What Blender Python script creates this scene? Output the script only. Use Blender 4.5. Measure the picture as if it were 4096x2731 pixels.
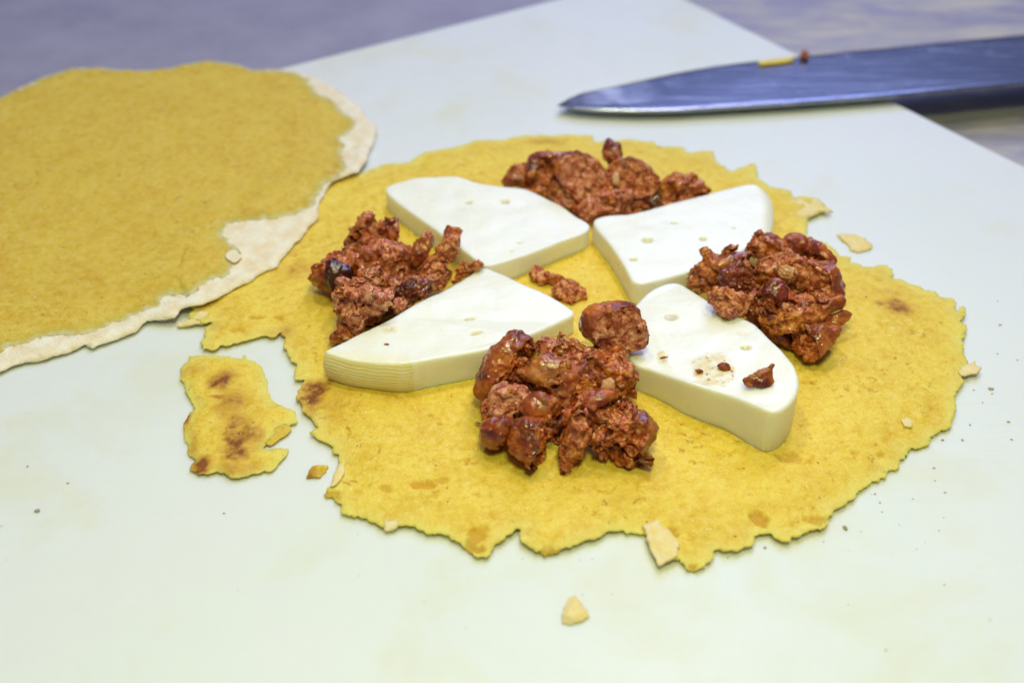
import bpy, bmesh, math, random
import numpy as np
from mathutils import Vector, Matrix
from mathutils.geometry import delaunay_2d_cdt

# ------------------------------------------------------------------ scene, camera, light
for o in list(bpy.data.objects):
    bpy.data.objects.remove(o)
S = bpy.context.scene
CM = 0.01                                     # modelling is done in centimetres
TH = math.radians(38.0); FMM = 40.0; HCAM = 17.5; YCAM = -22.4
cam_d = bpy.data.cameras.new('camera'); cam = bpy.data.objects.new('camera', cam_d)
S.collection.objects.link(cam); S.camera = cam
cam.location = (0, YCAM*CM, HCAM*CM); cam.rotation_euler = (math.pi/2-TH, 0, 0)
cam_d.sensor_width = 36; cam_d.lens = FMM; cam_d.clip_start = 0.01; cam_d.clip_end = 20
cam_d.dof.use_dof = True; cam_d.dof.aperture_fstop = 10.0; cam_d.dof.aperture_blades = 7
cam_d.dof.focus_distance = 0.262
S.render.resolution_x = 1024; S.render.resolution_y = 682

world = bpy.data.worlds.new('World'); S.world = world; world.use_nodes = True
bg = world.node_tree.nodes['Background']
bg.inputs[0].default_value = (0.34, 0.42, 0.80, 1); bg.inputs[1].default_value = 0.19

def area(name, loc, target, size, energy, color):
    l = bpy.data.lights.new(name, 'AREA'); l.shape = 'DISK'; l.size = size; l.energy = energy; l.color = color
    o = bpy.data.objects.new(name, l); S.collection.objects.link(o); o.location = loc
    o.rotation_euler = (Vector(target)-Vector(loc)).to_track_quat('-Z', 'Y').to_euler()
    return o
for lx, ly, le in ((-0.16, 0.14, 1.2), (0.12, 0.28, 1.0), (0.20, -0.02, 0.95)):
    area('ceiling_lamp', (lx, ly, 0.74), (lx*.3, 0, 0), 0.045, le, (1.0, 0.97, 0.88))
area('worktop_lamp', (0.02, -0.20, 0.40), (0.02, -0.12, 0), 0.09, 0.98, (0.92, 1.0, 0.38))
area('window_light', (0.30, 1.00, 0.98), (0, 0.16, 0), 0.8, 9.5, (0.38, 0.46, 1.0))
S.view_settings.view_transform = 'Standard'; S.view_settings.look = 'None'
S.view_settings.exposure = 0.03; S.view_settings.gamma = 1.0
S.render.engine = 'CYCLES'

# ------------------------------------------------------------------ pixel -> place (4096 x 2731 photograph)
FPX = 4096*FMM/36
def W(px, py, z=0.0):
    u = (np.asarray(px, float)-2048)/FPX; v = -(np.asarray(py, float)-1365.5)/FPX
    dx = u; dy = math.cos(TH)+v*math.sin(TH); dz = -math.sin(TH)+v*math.cos(TH)
    t = (np.asarray(z, float)-HCAM)/dz
    return np.stack([dx*t, YCAM+dy*t, HCAM+dz*t], -1)
E1 = np.array([1., 0, 0]); E2 = np.array([0, math.sin(TH), math.cos(TH)]); E3 = np.array([0, -math.cos(TH), math.sin(TH)])
CAMP = np.array([0, YCAM, HCAM])
def crop(pts, ox, oy, s):
    a = np.asarray(pts, float); return np.stack([ox+a[:, 0]/s, oy+a[:, 1]/s], -1)
def Wfix(P, zf, n=4):
    z = np.zeros(len(P))
    for _ in range(n):
        q = W(P[:, 0], P[:, 1], z); z = zf(q[:, :2])
    return W(P[:, 0], P[:, 1], z)[:, :2]

# ------------------------------------------------------------------ numpy noise
def _h(ix, iy, iz, seed):
    with np.errstate(over='ignore'):
        h = (ix.astype(np.uint32)*np.uint32(374761393) ^ iy.astype(np.uint32)*np.uint32(668265263)
             ^ iz.astype(np.uint32)*np.uint32(2147483647) ^ np.uint32((seed*2654435761+12345) & 0xffffffff))
        h = (h ^ (h >> np.uint32(13)))*np.uint32(1274126177)
        h = (h ^ (h >> np.uint32(16)))*np.uint32(2246822519)
        return h ^ (h >> np.uint32(15))
def _f(h): return h.astype(np.float64)/4294967295.0
def perlin(p, seed=0):
    i = np.floor(p).astype(np.int64); f = p-i; w = f*f*f*(f*(f*6-15)+10); out = 0
    for dx in (0, 1):
        for dy in (0, 1):
            for dz in (0, 1):
                h = _h(i[:, 0]+dx, i[:, 1]+dy, i[:, 2]+dz, seed)
                g = np.stack([(h & np.uint32(1023)).astype(float), ((h >> np.uint32(10)) & np.uint32(1023)).astype(float), ((h >> np.uint32(20)) & np.uint32(1023)).astype(float)], -1)/511.5-1
                k = (g*(f-np.array([dx, dy, dz]))).sum(1)
                k = k*(w[:, 0] if dx else 1-w[:, 0])*(w[:, 1] if dy else 1-w[:, 1])*(w[:, 2] if dz else 1-w[:, 2])
                out = out+k
    return out*1.2
def fbm(p, seed=0, o=4, g=.5):
    s = 0; a = 1.
    for k in range(o):
        s = s+a*perlin(p*(2**k)+k*7.3, seed+k); a *= g
    return s
def worley(p, seed=0):
    i = np.floor(p).astype(np.int64); f1 = np.full(len(p), 9.); f2 = f1.copy()
    for dx in (-1, 0, 1):
        for dy in (-1, 0, 1):
            for dz in (-1, 0, 1):
                c = i+np.array([dx, dy, dz])
                q = c+np.stack([_f(_h(c[:, 0], c[:, 1], c[:, 2], seed+k)) for k in (1, 2, 3)], -1)
                d = np.sqrt(((q-p)**2).sum(1)); f2 = np.minimum(f2, np.maximum(d, f1)); f1 = np.minimum(f1, d)
    return f1, f2
def p3(xy, z=0.): return np.c_[xy, np.full(len(xy), z)]
def sst(a, b, x):
    t = np.clip((x-a)/(b-a), 0, 1); return t*t*(3-2*t)

# ------------------------------------------------------------------ mesh helpers
def make(name, V, F, mat, attrs=None, parent=None, label=None, cat=None, group=None, kind=None, smooth=True, base=None):
    """V in world cm, one mesh object with its origin at the base of the thing."""
    V = np.asarray(V, float)
    if parent is not None: org = np.array(parent.location)/CM
    elif base is not None: org = np.array(base, float)
    else: org = np.array([(V[:, 0].min()+V[:, 0].max())/2, (V[:, 1].min()+V[:, 1].max())/2, V[:, 2].min()])
    me = bpy.data.meshes.new(name)
    me.from_pydata(((V-org)*CM).tolist(), [], [list(map(int, f)) for f in F]); me.update()
    if smooth: me.polygons.foreach_set('use_smooth', [True]*len(me.polygons))
    for k, a in (attrs or {}).items():
        at = me.attributes.new(k, 'FLOAT', 'POINT'); at.data.foreach_set('value', np.asarray(a, np.float32))
    o = bpy.data.objects.new(name, me); S.collection.objects.link(o)
    me.materials.append(mat)
    if parent is not None: o.parent = parent
    else: o.location = Vector(org*CM)
    tag(o, label, cat, group, kind)
    return o
def tag(o, label=None, cat=None, group=None, kind=None):
    if label: o['label'] = label
    if cat: o['category'] = cat
    if group: o['group'] = group
    if kind: o['kind'] = kind
def empty(name, loc, label, cat, group=None):
    o = bpy.data.objects.new(name, None); S.collection.objects.link(o); o.location = Vector(np.array(loc)*CM)
    o.empty_display_size = .01; tag(o, label, cat, group); return o
def vnormals(V, F):
    F = np.asarray(F); n = np.cross(V[F[:, 1]]-V[F[:, 0]], V[F[:, 2]]-V[F[:, 0]]); N = np.zeros_like(V)
    for k in range(3):
        for c in range(3): N[:, c] += np.bincount(F[:, k], n[:, c], len(V))
    return N/np.maximum(np.linalg.norm(N, axis=1, keepdims=True), 1e-12)
def resample(P, step, closed=True):
    P = np.asarray(P, float); Q = np.vstack([P, P[:1]]) if closed else P
    L = np.r_[0, np.cumsum(np.hypot(*np.diff(Q, axis=0).T))]; n = max(8, int(L[-1]/step))
    t = np.linspace(0, L[-1], n, endpoint=not closed)
    return np.stack([np.interp(t, L, Q[:, 0]), np.interp(t, L, Q[:, 1])], -1)
def smooth_closed(P, it=1):
    for _ in range(it): P = .5*P+.25*np.roll(P, 1, 0)+.25*np.roll(P, -1, 0)
    return P
def roughen(P, amp, freq, seed, step=.05):
    P = resample(P, step); T = np.roll(P, -1, 0)-np.roll(P, 1, 0)
    N = np.stack([T[:, 1], -T[:, 0]], -1)/np.maximum(np.hypot(*T.T)[:, None], 1e-9)
    d = fbm(p3(P*freq), seed, 4, .62)-.35*np.abs(perlin(p3(P*freq*2.3), seed+9))
    return P+N*(d*amp)[:, None]
def inside(P, poly):
    x, y = P[:, 0], P[:, 1]; r = np.zeros(len(P), bool); a = poly; b = np.roll(poly, -1, 0)
    for (x0, y0), (x1, y1) in zip(a, b):
        if y0 == y1: continue
        c = (y0 > y) != (y1 > y); r ^= c & (x < (x1-x0)*(y-y0)/(y1-y0)+x0)
    return r
def dist_to(P, Q):
    d = np.empty(len(P))
    for k in range(0, len(P), 4000):
        d[k:k+4000] = np.sqrt(((P[k:k+4000, None]-Q[None])**2).sum(2).min(1))
    return d
def tri_region(outline, spacing):
    rng = np.random.default_rng(5)
    lo, hi = outline.min(0), outline.max(0)
    xs = np.arange(lo[0], hi[0], spacing); ys = np.arange(lo[1], hi[1], spacing*.866)
    G = np.stack(np.meshgrid(xs, ys), -1); G[1::2, :, 0] += spacing/2
    G = G.reshape(-1, 2)+rng.uniform(-.12, .12, (xs.size*ys.size, 2))*spacing
    G = G[inside(G, outline)]
    if len(G):
        G = G[dist_to(G, outline) > spacing*.55]
    P = np.vstack([outline, G]) if len(G) else outline
    n = len(outline)
    r = delaunay_2d_cdt([Vector(p) for p in P], [], [list(range(n))], 1, 1e-5)
    V = np.array([tuple(v) for v in r[0]]); F = np.array([f for f in r[2] if len(f) == 3])
    a = V[F]; ar = (a[:, 1, 0]-a[:, 0, 0])*(a[:, 2, 1]-a[:, 0, 1])-(a[:, 1, 1]-a[:, 0, 1])*(a[:, 2, 0]-a[:, 0, 0])
    F[ar < 0] = F[ar < 0][:, ::-1]
    return V, F
def boundary(F):
    e = np.vstack([F[:, [0, 1]], F[:, [1, 2]], F[:, [2, 0]]])
    s = set(map(tuple, e.tolist())); return [(a, b) for a, b in s if (b, a) not in s]
def sheet(name, outline, spacing, top, thick, mat, attrs=None, **kw):
    """solid sheet: top(xy, d) and thick(xy, d) give cm, d = distance to the torn edge."""
    V, F = tri_region(outline, spacing); d = dist_to(V, outline)
    zt = top(V, d); tk = thick(V, d); n = len(V)
    A = np.c_[V, zt]; B = np.c_[V, zt-tk]
    sides = []
    for a, b in boundary(F): sides += [(b, a, a+n), (b, a+n, b+n)]
    FF = F.tolist()+[(c+n, b+n, a+n) for a, b, c in F.tolist()]+sides
    at = {k: np.r_[f(V, d), f(V, d)] for k, f in (attrs or {}).items()}
    return make(name, np.vstack([A, B]), FF, mat, at, **kw)

_ico = {}
def ico(n):
    if n not in _ico:
        bm = bmesh.new(); bmesh.ops.create_icosphere(bm, subdivisions=n, radius=1)
        _ico[n] = (np.array([v.co[:] for v in bm.verts]), np.array([[v.index for v in f.verts] for f in bm.faces])); bm.free()
    return _ico[n]

# ------------------------------------------------------------------ materials
class NT:
    def __init__(s, name):
        s.m = bpy.data.materials.new(name); s.m.use_nodes = True; s.t = s.m.node_tree; s.n = s.t.nodes
        s.b = s.n['Principled BSDF']
        tc = s.n.new('ShaderNodeTexCoord'); sc = s.n.new('ShaderNodeVectorMath'); sc.operation = 'SCALE'; sc.inputs[3].default_value = 100
        s.t.links.new(tc.outputs['Object'], sc.inputs[0]); s.co = sc.outputs[0]
    def link(s, a, b): s.t.links.new(a, b)
    def put(s, v, sock):
        if hasattr(v, 'links') or isinstance(v, bpy.types.NodeSocket): s.link(v, sock)
        elif isinstance(v, (tuple, list)): sock.default_value = tuple(v)+((1,) if len(v) == 3 and len(sock.default_value) == 4 else ())
        else: sock.default_value = v
    def noise(s, scale, detail=4, rough=.55, co=None, dist=0.):
        n = s.n.new('ShaderNodeTexNoise'); s.link(co or s.co, n.inputs['Vector'])
        n.inputs['Scale'].default_value = scale; n.inputs['Detail'].default_value = detail; n.inputs['Roughness'].default_value = rough
        n.inputs['Distortion'].default_value = dist; return n.outputs[0]
    def vor(s, scale, feat='F1', co=None, out='Distance', rnd=1.):
        n = s.n.new('ShaderNodeTexVoronoi'); n.feature = feat; s.link(co or s.co, n.inputs['Vector']); n.inputs['Scale'].default_value = scale
        n.inputs['Randomness'].default_value = rnd; return n.outputs[out]
    def ramp(s, f, stops):
        n = s.n.new('ShaderNodeValToRGB'); s.put(f, n.inputs[0]); e = n.color_ramp.elements
        while len(e) < len(stops): e.new(.5)
        for k, (p, c) in enumerate(stops):
            e[k].position = p; e[k].color = tuple(c)+(1,) if not isinstance(c, (int, float)) else (c, c, c, 1)
        return n.outputs[0]
    def mix(s, f, a, b, mode='MIX'):
        n = s.n.new('ShaderNodeMix'); n.data_type = 'RGBA'; n.blend_type = mode
        s.put(f, n.inputs[0]); s.put(a, n.inputs[6]); s.put(b, n.inputs[7]); return n.outputs[2]
    def math(s, op, a, b=0., c=0., clamp=False):
        n = s.n.new('ShaderNodeMath'); n.operation = op; n.use_clamp = clamp
        s.put(a, n.inputs[0]); s.put(b, n.inputs[1]); s.put(c, n.inputs[2]); return n.outputs[0]
    def attr(s, k):
        n = s.n.new('ShaderNodeAttribute'); n.attribute_name = k; return n.outputs['Fac']
    def rng(s, v, a, b, c=0., d=1.):
        n = s.n.new('ShaderNodeMapRange'); s.put(v, n.inputs[0]); n.inputs[1].default_value = a; n.inputs[2].default_value = b
        n.inputs[3].default_value = c; n.inputs[4].default_value = d; return n.outputs[0]
    def offset_random(s):
        oi = s.n.new('ShaderNodeObjectInfo'); a = s.n.new('ShaderNodeVectorMath'); a.operation = 'ADD'
        k = s.math('MULTIPLY', oi.outputs['Random'], 57.); c = s.n.new('ShaderNodeCombineXYZ')
        for j in range(3): s.link(k, c.inputs[j])
        s.link(s.co, a.inputs[0]); s.link(c.outputs[0], a.inputs[1]); s.co = a.outputs[0]
    def bump(s, h, dist, strength=1., prev=None):
        n = s.n.new('ShaderNodeBump'); n.inputs['Distance'].default_value = dist*CM; n.inputs['Strength'].default_value = strength
        s.put(h, n.inputs['Height'])
        if prev is not None: s.link(prev, n.inputs['Normal'])
        return n.outputs[0]
    def set(s, **k):
        for a, v in k.items(): s.put(v, s.b.inputs[a.replace('_', ' ')])
        return s.m
    def sss(s, w, rad, scale):
        s.b.inputs['Subsurface Weight'].default_value = w; s.b.inputs['Subsurface Radius'].default_value = rad
        s.b.inputs['Subsurface Scale'].default_value = scale*CM

def mat_board():
    t = NT('white_plastic_board'); n = t.noise(.16, 3, .5); st = t.noise(.3, 4, .6, dist=.4)
    c = t.mix(t.rng(n, .42, .68), (.725, .735, .715), (.705, .725, .68))
    c = t.mix(t.math('MULTIPLY', t.rng(st, .53, .70), .5), c, (.69, .66, .45))
    sp = t.vor(1.15); sp2 = t.noise(.5, 2)
    dot = t.math('MULTIPLY', t.rng(sp, .035, .06, 1, 0), t.rng(sp2, .5, .62))
    c = t.mix(t.math('MULTIPLY', dot, .35), c, (.36, .37, .30))
    w = t.n.new('ShaderNodeMapping'); w.inputs['Rotation'].default_value = (0, 0, .5); w.inputs['Scale'].default_value = (.35, 9, 1); t.link(t.co, w.inputs[0])
    sc = t.noise(1.1, 3, .6, co=w.outputs[0])
    h = t.math('ADD', t.math('MULTIPLY', t.rng(sc, .60, .75), -1.2), t.noise(22, 2))
    t.sss(.55, (.9, .8, .5), .5)
    return t.set(Base_Color=c, Roughness=t.rng(t.noise(1.3, 4), .3, .7, .36, .5), Specular_IOR_Level=.4, Normal=t.bump(h, .006, .6))
def mat_table():
    t = NT('lilac_grey_worktop'); n = t.noise(.35, 5, .6); g = t.noise(2.6, 3)
    c = t.mix(t.rng(n, .35, .65), (.27, .245, .32), (.33, .305, .38))
    c = t.mix(t.rng(g, .35, .7, 0, .35), c, (.32, .31, .37))
    sx = t.n.new('ShaderNodeSeparateXYZ'); t.link(t.co, sx.inputs[0])
    reg = t.rng(sx.outputs[0], 1., 8.)
    m = t.n.new('ShaderNodeMapping'); m.inputs['Rotation'].default_value = (0, 0, .25); m.inputs['Scale'].default_value = (.5, 1.5, 1); t.link(t.co, m.inputs[0])
    fl = t.rng(t.noise(.55, 5, .62, co=m.outputs[0], dist=.5), .40, .80)
    c = t.mix(t.math('MULTIPLY', fl, reg), c, (.62, .56, .38))
    return t.set(Base_Color=c, Roughness=.55, Normal=t.bump(t.noise(14, 3), .01, .5))
def mat_tortilla(back=False):
    t = NT('corn_tortilla_back' if back else 'corn_tortilla')
    n1 = t.noise(.9, 5, .6); n2 = t.noise(4.5, 5, .65, dist=.3); n3 = t.noise(19, 4, .6)
    c = t.ramp(n1, [(.36, (.71, .465, .032)), (.5, (.76, .525, .045)), (.66, (.80, .58, .065))])
    c = t.mix(t.rng(n2, .46, .72, 0, .75), c, (.84, .66, .15))
    c = t.mix(t.rng(n2, .44, .24, 0, .8), c, (.58, .30, .008))
    c = t.mix(t.rng(n3, .52, .70, 0, .42), c, (.88, .72, .28))
    c = t.mix(t.rng(n3, .45, .28, 0, .38), c, (.46, .24, .012))
    c = t.mix(t.rng(t.noise(1.9, 4, .6), .5, .68, 0, .22), c, (.66, .36, .02))
    # torn pits, pale meal grains, dark flecks
    pit = t.math('MULTIPLY', t.rng(t.noise(4.6, 4, .6, dist=.8), .61, .67), t.rng(t.noise(.5, 2), .45, .6))
    c = t.mix(t.math('MULTIPLY', pit, .75), c, (.52, .22, .006))
    v1 = t.vor(4.2); k1 = t.rng(v1, .06, .10, 1, 0); c = t.mix(t.math('MULTIPLY', k1, t.rng(t.noise(2.2, 1), .48, .55)), c, (.86, .78, .42))
    co2 = t.n.new('ShaderNodeVectorMath'); co2.operation = 'ADD'; co2.inputs[1].default_value = (3.3, 1.7, 5.1); t.link(t.co, co2.inputs[0])
    v2 = t.vor(2.6, co=co2.outputs[0]); k2 = t.rng(v2, .045, .085, 1, 0)
    c = t.mix(t.math('MULTIPLY', k2, t.rng(t.noise(1.7, 1), .5, .56, 0, .9)), c, (.10, .065, .02))
    c = t.mix(t.rng(t.attr('edge'), 0, 1, 0, .42), c, (.84, .68, .19))
    tn = t.math('MULTIPLY', t.attr('toast'), t.rng(t.noise(5, 5, .6), .3, .65, .7, 1.35), clamp=True)
    c = t.mix(tn, c, t.ramp(tn, [(.0, (.58, .29, .015)), (.5, (.46, .18, .010)), (1., (.24, .07, .010))]))
    v4 = t.vor(7.5); c = t.mix(t.math('MULTIPLY', t.rng(v4, .08, .14, .7, 0), t.rng(t.noise(3.1, 1), .46, .56)), c, (.86, .76, .36))
    c = t.mix(t.math('MULTIPLY', t.attr('pit'), t.rng(n2, .35, .6, .6, 1.)), c, t.mix(n2, (.44, .16, .005), (.70, .40, .015)))
    c = t.mix(t.math('MULTIPLY', t.attr('grease_shade'), t.rng(n2, .3, .7, .4, 1.)), c, (.46, .36, .03))  # greenish shade of the heaps, with grease soak, painted into the tortilla colour
    if back: c = t.mix(1., c, (.88, .83, .85), 'MULTIPLY')
    c = t.mix(t.math('MULTIPLY', t.attr('pale'), .6), c, (.84, .70, .42))
    h = t.math('ADD', t.math('MULTIPLY', n2, .9), t.math('ADD', t.math('MULTIPLY', n3, .5), t.math('MULTIPLY', pit, -.5)))
    t.sss(.5, (1., .65, .15), .25)
    return t.set(Base_Color=c, Roughness=t.rng(n3, .3, .7, .5, .7), Specular_IOR_Level=.28, Normal=t.bump(h, .035, .8))
def mat_pale(yellow=False):
    t = NT('pale_tortilla_flap' if yellow else 'pale_tortilla_skin'); n = t.noise(2.2, 5, .6); n3 = t.noise(16, 4)
    c = t.ramp(n, [(.36, (.80, .64, .40)), (.5, (.83, .72, .52)), (.66, (.86, .79, .64))])
    c = t.mix(t.rng(n3, .42, .28, 0, .35), c, (.60, .42, .22))
    if yellow: c = t.mix(t.rng(t.noise(3.5, 5, .65), .38, .58, .5, 1.), c, (.80, .62, .24))
    c = t.mix(t.rng(t.vor(3.), .03, .06, .6, 0), c, (.25, .15, .06))
    t.sss(.3, (1., .7, .4), .1)
    return t.set(Base_Color=c, Roughness=.65, Specular_IOR_Level=.25, Normal=t.bump(t.math('ADD', n, t.math('MULTIPLY', n3, .6)), .06, .7))
def mat_cheese():
    t = NT('white_cheese'); n = t.noise(1.3, 4); g = t.noise(12, 3)
    c = t.mix(t.rng(n, .35, .65), (.855, .83, .725), (.875, .855, .77))
    c = t.mix(t.math('MULTIPLY', t.attr('rind'), t.rng(t.noise(3, 4), .3, .7, .7, 1.)), c, (.82, .70, .30))
    c = t.mix(t.math('MULTIPLY', t.attr('eye'), .8), c, (.62, .54, .30))
    sn = t.math('MULTIPLY', t.attr('stain'), t.rng(t.noise(4, 4, .6), .3, .6), clamp=True)
    c = t.mix(t.math('MULTIPLY', sn, .9), c, (.74, .57, .15))
    sd = t.math('MULTIPLY', t.rng(t.noise(9, 3, .7), .58, .66), t.attr('stain'))
    c = t.mix(t.math('MULTIPLY', sd, 1.), c, (.24, .10, .008))
    sx = t.n.new('ShaderNodeSeparateXYZ'); t.link(t.co, sx.inputs[0])
    wz = t.math('SINE', t.math('ADD', t.math('MULTIPLY', sx.outputs[2], 2*math.pi/.082), t.math('MULTIPLY', t.noise(2.2, 3), 7.)))
    b1 = t.bump(t.math('MULTIPLY', wz, t.attr('groove')), .007, .8)
    b2 = t.bump(t.math('ADD', t.math('MULTIPLY', g, .3), n), .010, .5, b1)
    t.sss(.75, (1., .82, .5), .35)
    return t.set(Base_Color=c, Roughness=t.rng(n, .3, .7, .26, .40), Specular_IOR_Level=.5, Normal=b2)
def mat_sausage():
    t = NT('fried_sausage'); t.offset_random()
    n1 = t.noise(1.6, 5, .6, dist=.5); n2 = t.noise(6, 5, .65, dist=.6); n3 = t.noise(24, 4, .6)
    cut = t.math('ADD', t.attr('cut'), t.math('MULTIPLY', t.math('SUBTRACT', n2, .5), .3), clamp=True)
    inn = t.ramp(n2, [(.35, (.05, .003, .002)), (.43, (.20, .015, .004)), (.49, (.42, .065, .011)), (.55, (.62, .17, .040)), (.63, (.80, .42, .22))])
    inn = t.mix(t.rng(t.noise(2.1, 3), .42, .66, 0, .6), inn, (.56, .12, .006))
    fat = t.math('MULTIPLY', t.rng(t.vor(4.6), .14, .26, 1, 0), t.rng(t.noise(2.6, 2), .44, .54))
    inn = t.mix(t.math('MULTIPLY', fat, .75), inn, (.80, .52, .30))
    cas = t.ramp(n1, [(.36, (.075, .007, .004)), (.45, (.18, .018, .005)), (.53, (.34, .050, .006)), (.62, (.56, .15, .010))])
    cas = t.mix(t.rng(n3, .4, .7, 0, .3), cas, (.33, .075, .012))
    rim = t.math('MULTIPLY', t.rng(t.attr('cut'), .0, .12), t.rng(n2, .3, .6)); cas = t.mix(t.math('MULTIPLY', rim, .8), cas, (.46, .12, .008))
    cas = t.mix(t.rng(t.noise(.9, 2), .5, .68, 0, .75), cas, t.mix(n2, (.30, .045, .004), (.52, .17, .012)))
    c = t.mix(cut, cas, inn)
    c = t.mix(t.math('MULTIPLY', t.attr('pink'), t.rng(n2, .36, .5, .35, 1.)), c, t.mix(t.rng(n2, .40, .62), (.44, .085, .035), (.76, .36, .21)))
    c = t.mix(t.math('MULTIPLY', t.attr('warm'), t.rng(n1, .38, .6, .3, 1.)), c, t.mix(t.rng(n2, .38, .62), (.26, .028, .002), (.72, .28, .016)))
    c = t.mix(t.math('MULTIPLY', t.attr('fat'), .85), c, t.mix(n2, (.66, .30, .10), (.80, .54, .30)))
    c = t.mix(t.math('MULTIPLY', t.attr('char'), t.rng(n2, .25, .6, .65, 1.)), c, (.035, .004, .005))
    wet = t.rng(t.noise(2.3, 3, .55), .44, .56)
    rough = t.math('ADD', t.rng(cut, 0, 1, .26, .42), t.rng(wet, 0, 1, .12, -.06))
    h = t.math('ADD', t.math('MULTIPLY', n2, t.rng(cut, 0, 1, .35, 1.)), t.math('MULTIPLY', n3, .35))
    t.sss(.08, (1., .25, .1), .05); bn = t.bump(h, .035, .8); t.link(t.bump(t.math('ADD', n2, t.math('MULTIPLY', n3, .35)), .012, .8), t.b.inputs['Coat Normal']); t.link(t.math('MULTIPLY', wet, t.rng(cut, 0, 1, 1., .55)), t.b.inputs['Coat Weight'])
    t.b.inputs['Coat Roughness'].default_value = .06
    return t.set(Base_Color=c, Roughness=rough, Specular_IOR_Level=.42, Normal=bn)
def mat_blade():
    t = NT('scratched_steel')
    m = t.n.new('ShaderNodeMapping'); m.inputs['Rotation'].default_value = (0, 0, -.5); m.inputs['Scale'].default_value = (.3, 9, 1); t.link(t.co, m.inputs[0])
    sc = t.noise(1.4, 5, .6, co=m.outputs[0]); sm = t.noise(.7, 5, .65, dist=.4)
    film_glint = t.math('MAXIMUM', t.math('MAXIMUM', t.rng(sm, .55, .85, 0, .25), t.rng(t.noise(.9, 4, .6, co=m.outputs[0]), .54, .75, 0, .3)), t.math('MULTIPLY', t.attr('film_glint'), t.rng(t.noise(1.6, 4, .6), .3, .7, .1, .8)))
    c = t.mix(t.rng(sc, .4, .7), (.36, .38, .44), (.52, .54, .60)); c = t.mix(film_glint, c, (.62, .62, .66))
    t.set(Metallic=t.rng(film_glint, 0, 1, 1., .2))
    return t.set(Base_Color=c, Roughness=t.rng(film_glint, 0, 1, .24, .6), Normal=t.bump(sc, .004, .4))
def mat_plain(name, col, rough, spec=.5):
    t = NT(name); n = t.noise(3, 4)
    return t.set(Base_Color=t.mix(t.rng(n, .3, .7), col, tuple(x*.7 for x in col)), Roughness=rough, Specular_IOR_Level=spec, Normal=t.bump(n, .01, .3))
M_flap = mat_pale(True)
M_board, M_table, M_tort, M_tback, M_pale = mat_board(), mat_table(), mat_tortilla(), mat_tortilla(True), mat_pale()
M_cheese, M_saus, M_blade = mat_cheese(), mat_sausage(), mat_blade()
M_handle, M_rivet = mat_plain('black_handle', (.02, .02, .022), .45), mat_plain('rivet_steel', (.6, .6, .62), .3)
M_speck = mat_plain('dark_meal_speck', (.46, .38, .22), .7)

# ------------------------------------------------------------------ worktop and board
TZ = -1.1
def slab(name, poly, z0, z1, mat, bev, **kw):
    bm = bmesh.new(); org = np.array([*np.mean(poly, 0), z0])
    f = bm.faces.new([bm.verts.new(((p[0]-org[0])*CM, (p[1]-org[1])*CM, (z1-z0)*CM)) for p in poly])
    if f.normal.z < 0 or True: bm.normal_update()
    if f.normal.z < 0: f.normal_flip()
    r = bmesh.ops.extrude_face_region(bm, geom=[f]); vs = [g for g in r['geom'] if isinstance(g, bmesh.types.BMVert)]
    bmesh.ops.translate(bm, verts=vs, vec=(0, 0, (z0-z1)*CM)); bmesh.ops.recalc_face_normals(bm, faces=bm.faces)
    if bev: bmesh.ops.bevel(bm, geom=list(bm.edges), offset=bev*CM, segments=3, affect='EDGES', profile=.5)
    me = bpy.data.meshes.new(name); bm.to_mesh(me); bm.free(); me.materials.append(mat)
    me.polygons.foreach_set('use_smooth', [False]*len(me.polygons))
    o = bpy.data.objects.new(name, me); S.collection.objects.link(o); o.location = Vector(org*CM); tag(o, **kw); return o
slab('worktop', [(-70, -60), (70, -60), (70, 75), (-70, 75)], TZ-3, TZ, M_table, 0, kind='structure')
a0, a1 = W(1150, 265)[:2], W(2230, -5)[:2]; b0, b1 = W(2750, 0)[:2], W(4096, 660)[:2]
da = (a0-a1)/np.linalg.norm(a0-a1); db = (b1-b0)/np.linalg.norm(b1-b0)
k = np.linalg.solve(np.c_[da, -db], b0-a1); K = a1+da*k[0]
db = np.array([-da[1], da[0]])*np.sign(np.dot(np.array([-da[1], da[0]]), db))*.5+db*.5; db /= np.linalg.norm(db)
LA, LB = 44., 40.
slab('cutting_board', [K, K+da*LA, K+da*LA+db*LB, K+db*LB], TZ, 0., M_board, .12,
     label='white plastic cutting board lying on the lilac worktop under the food', cat='cutting board')

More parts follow.
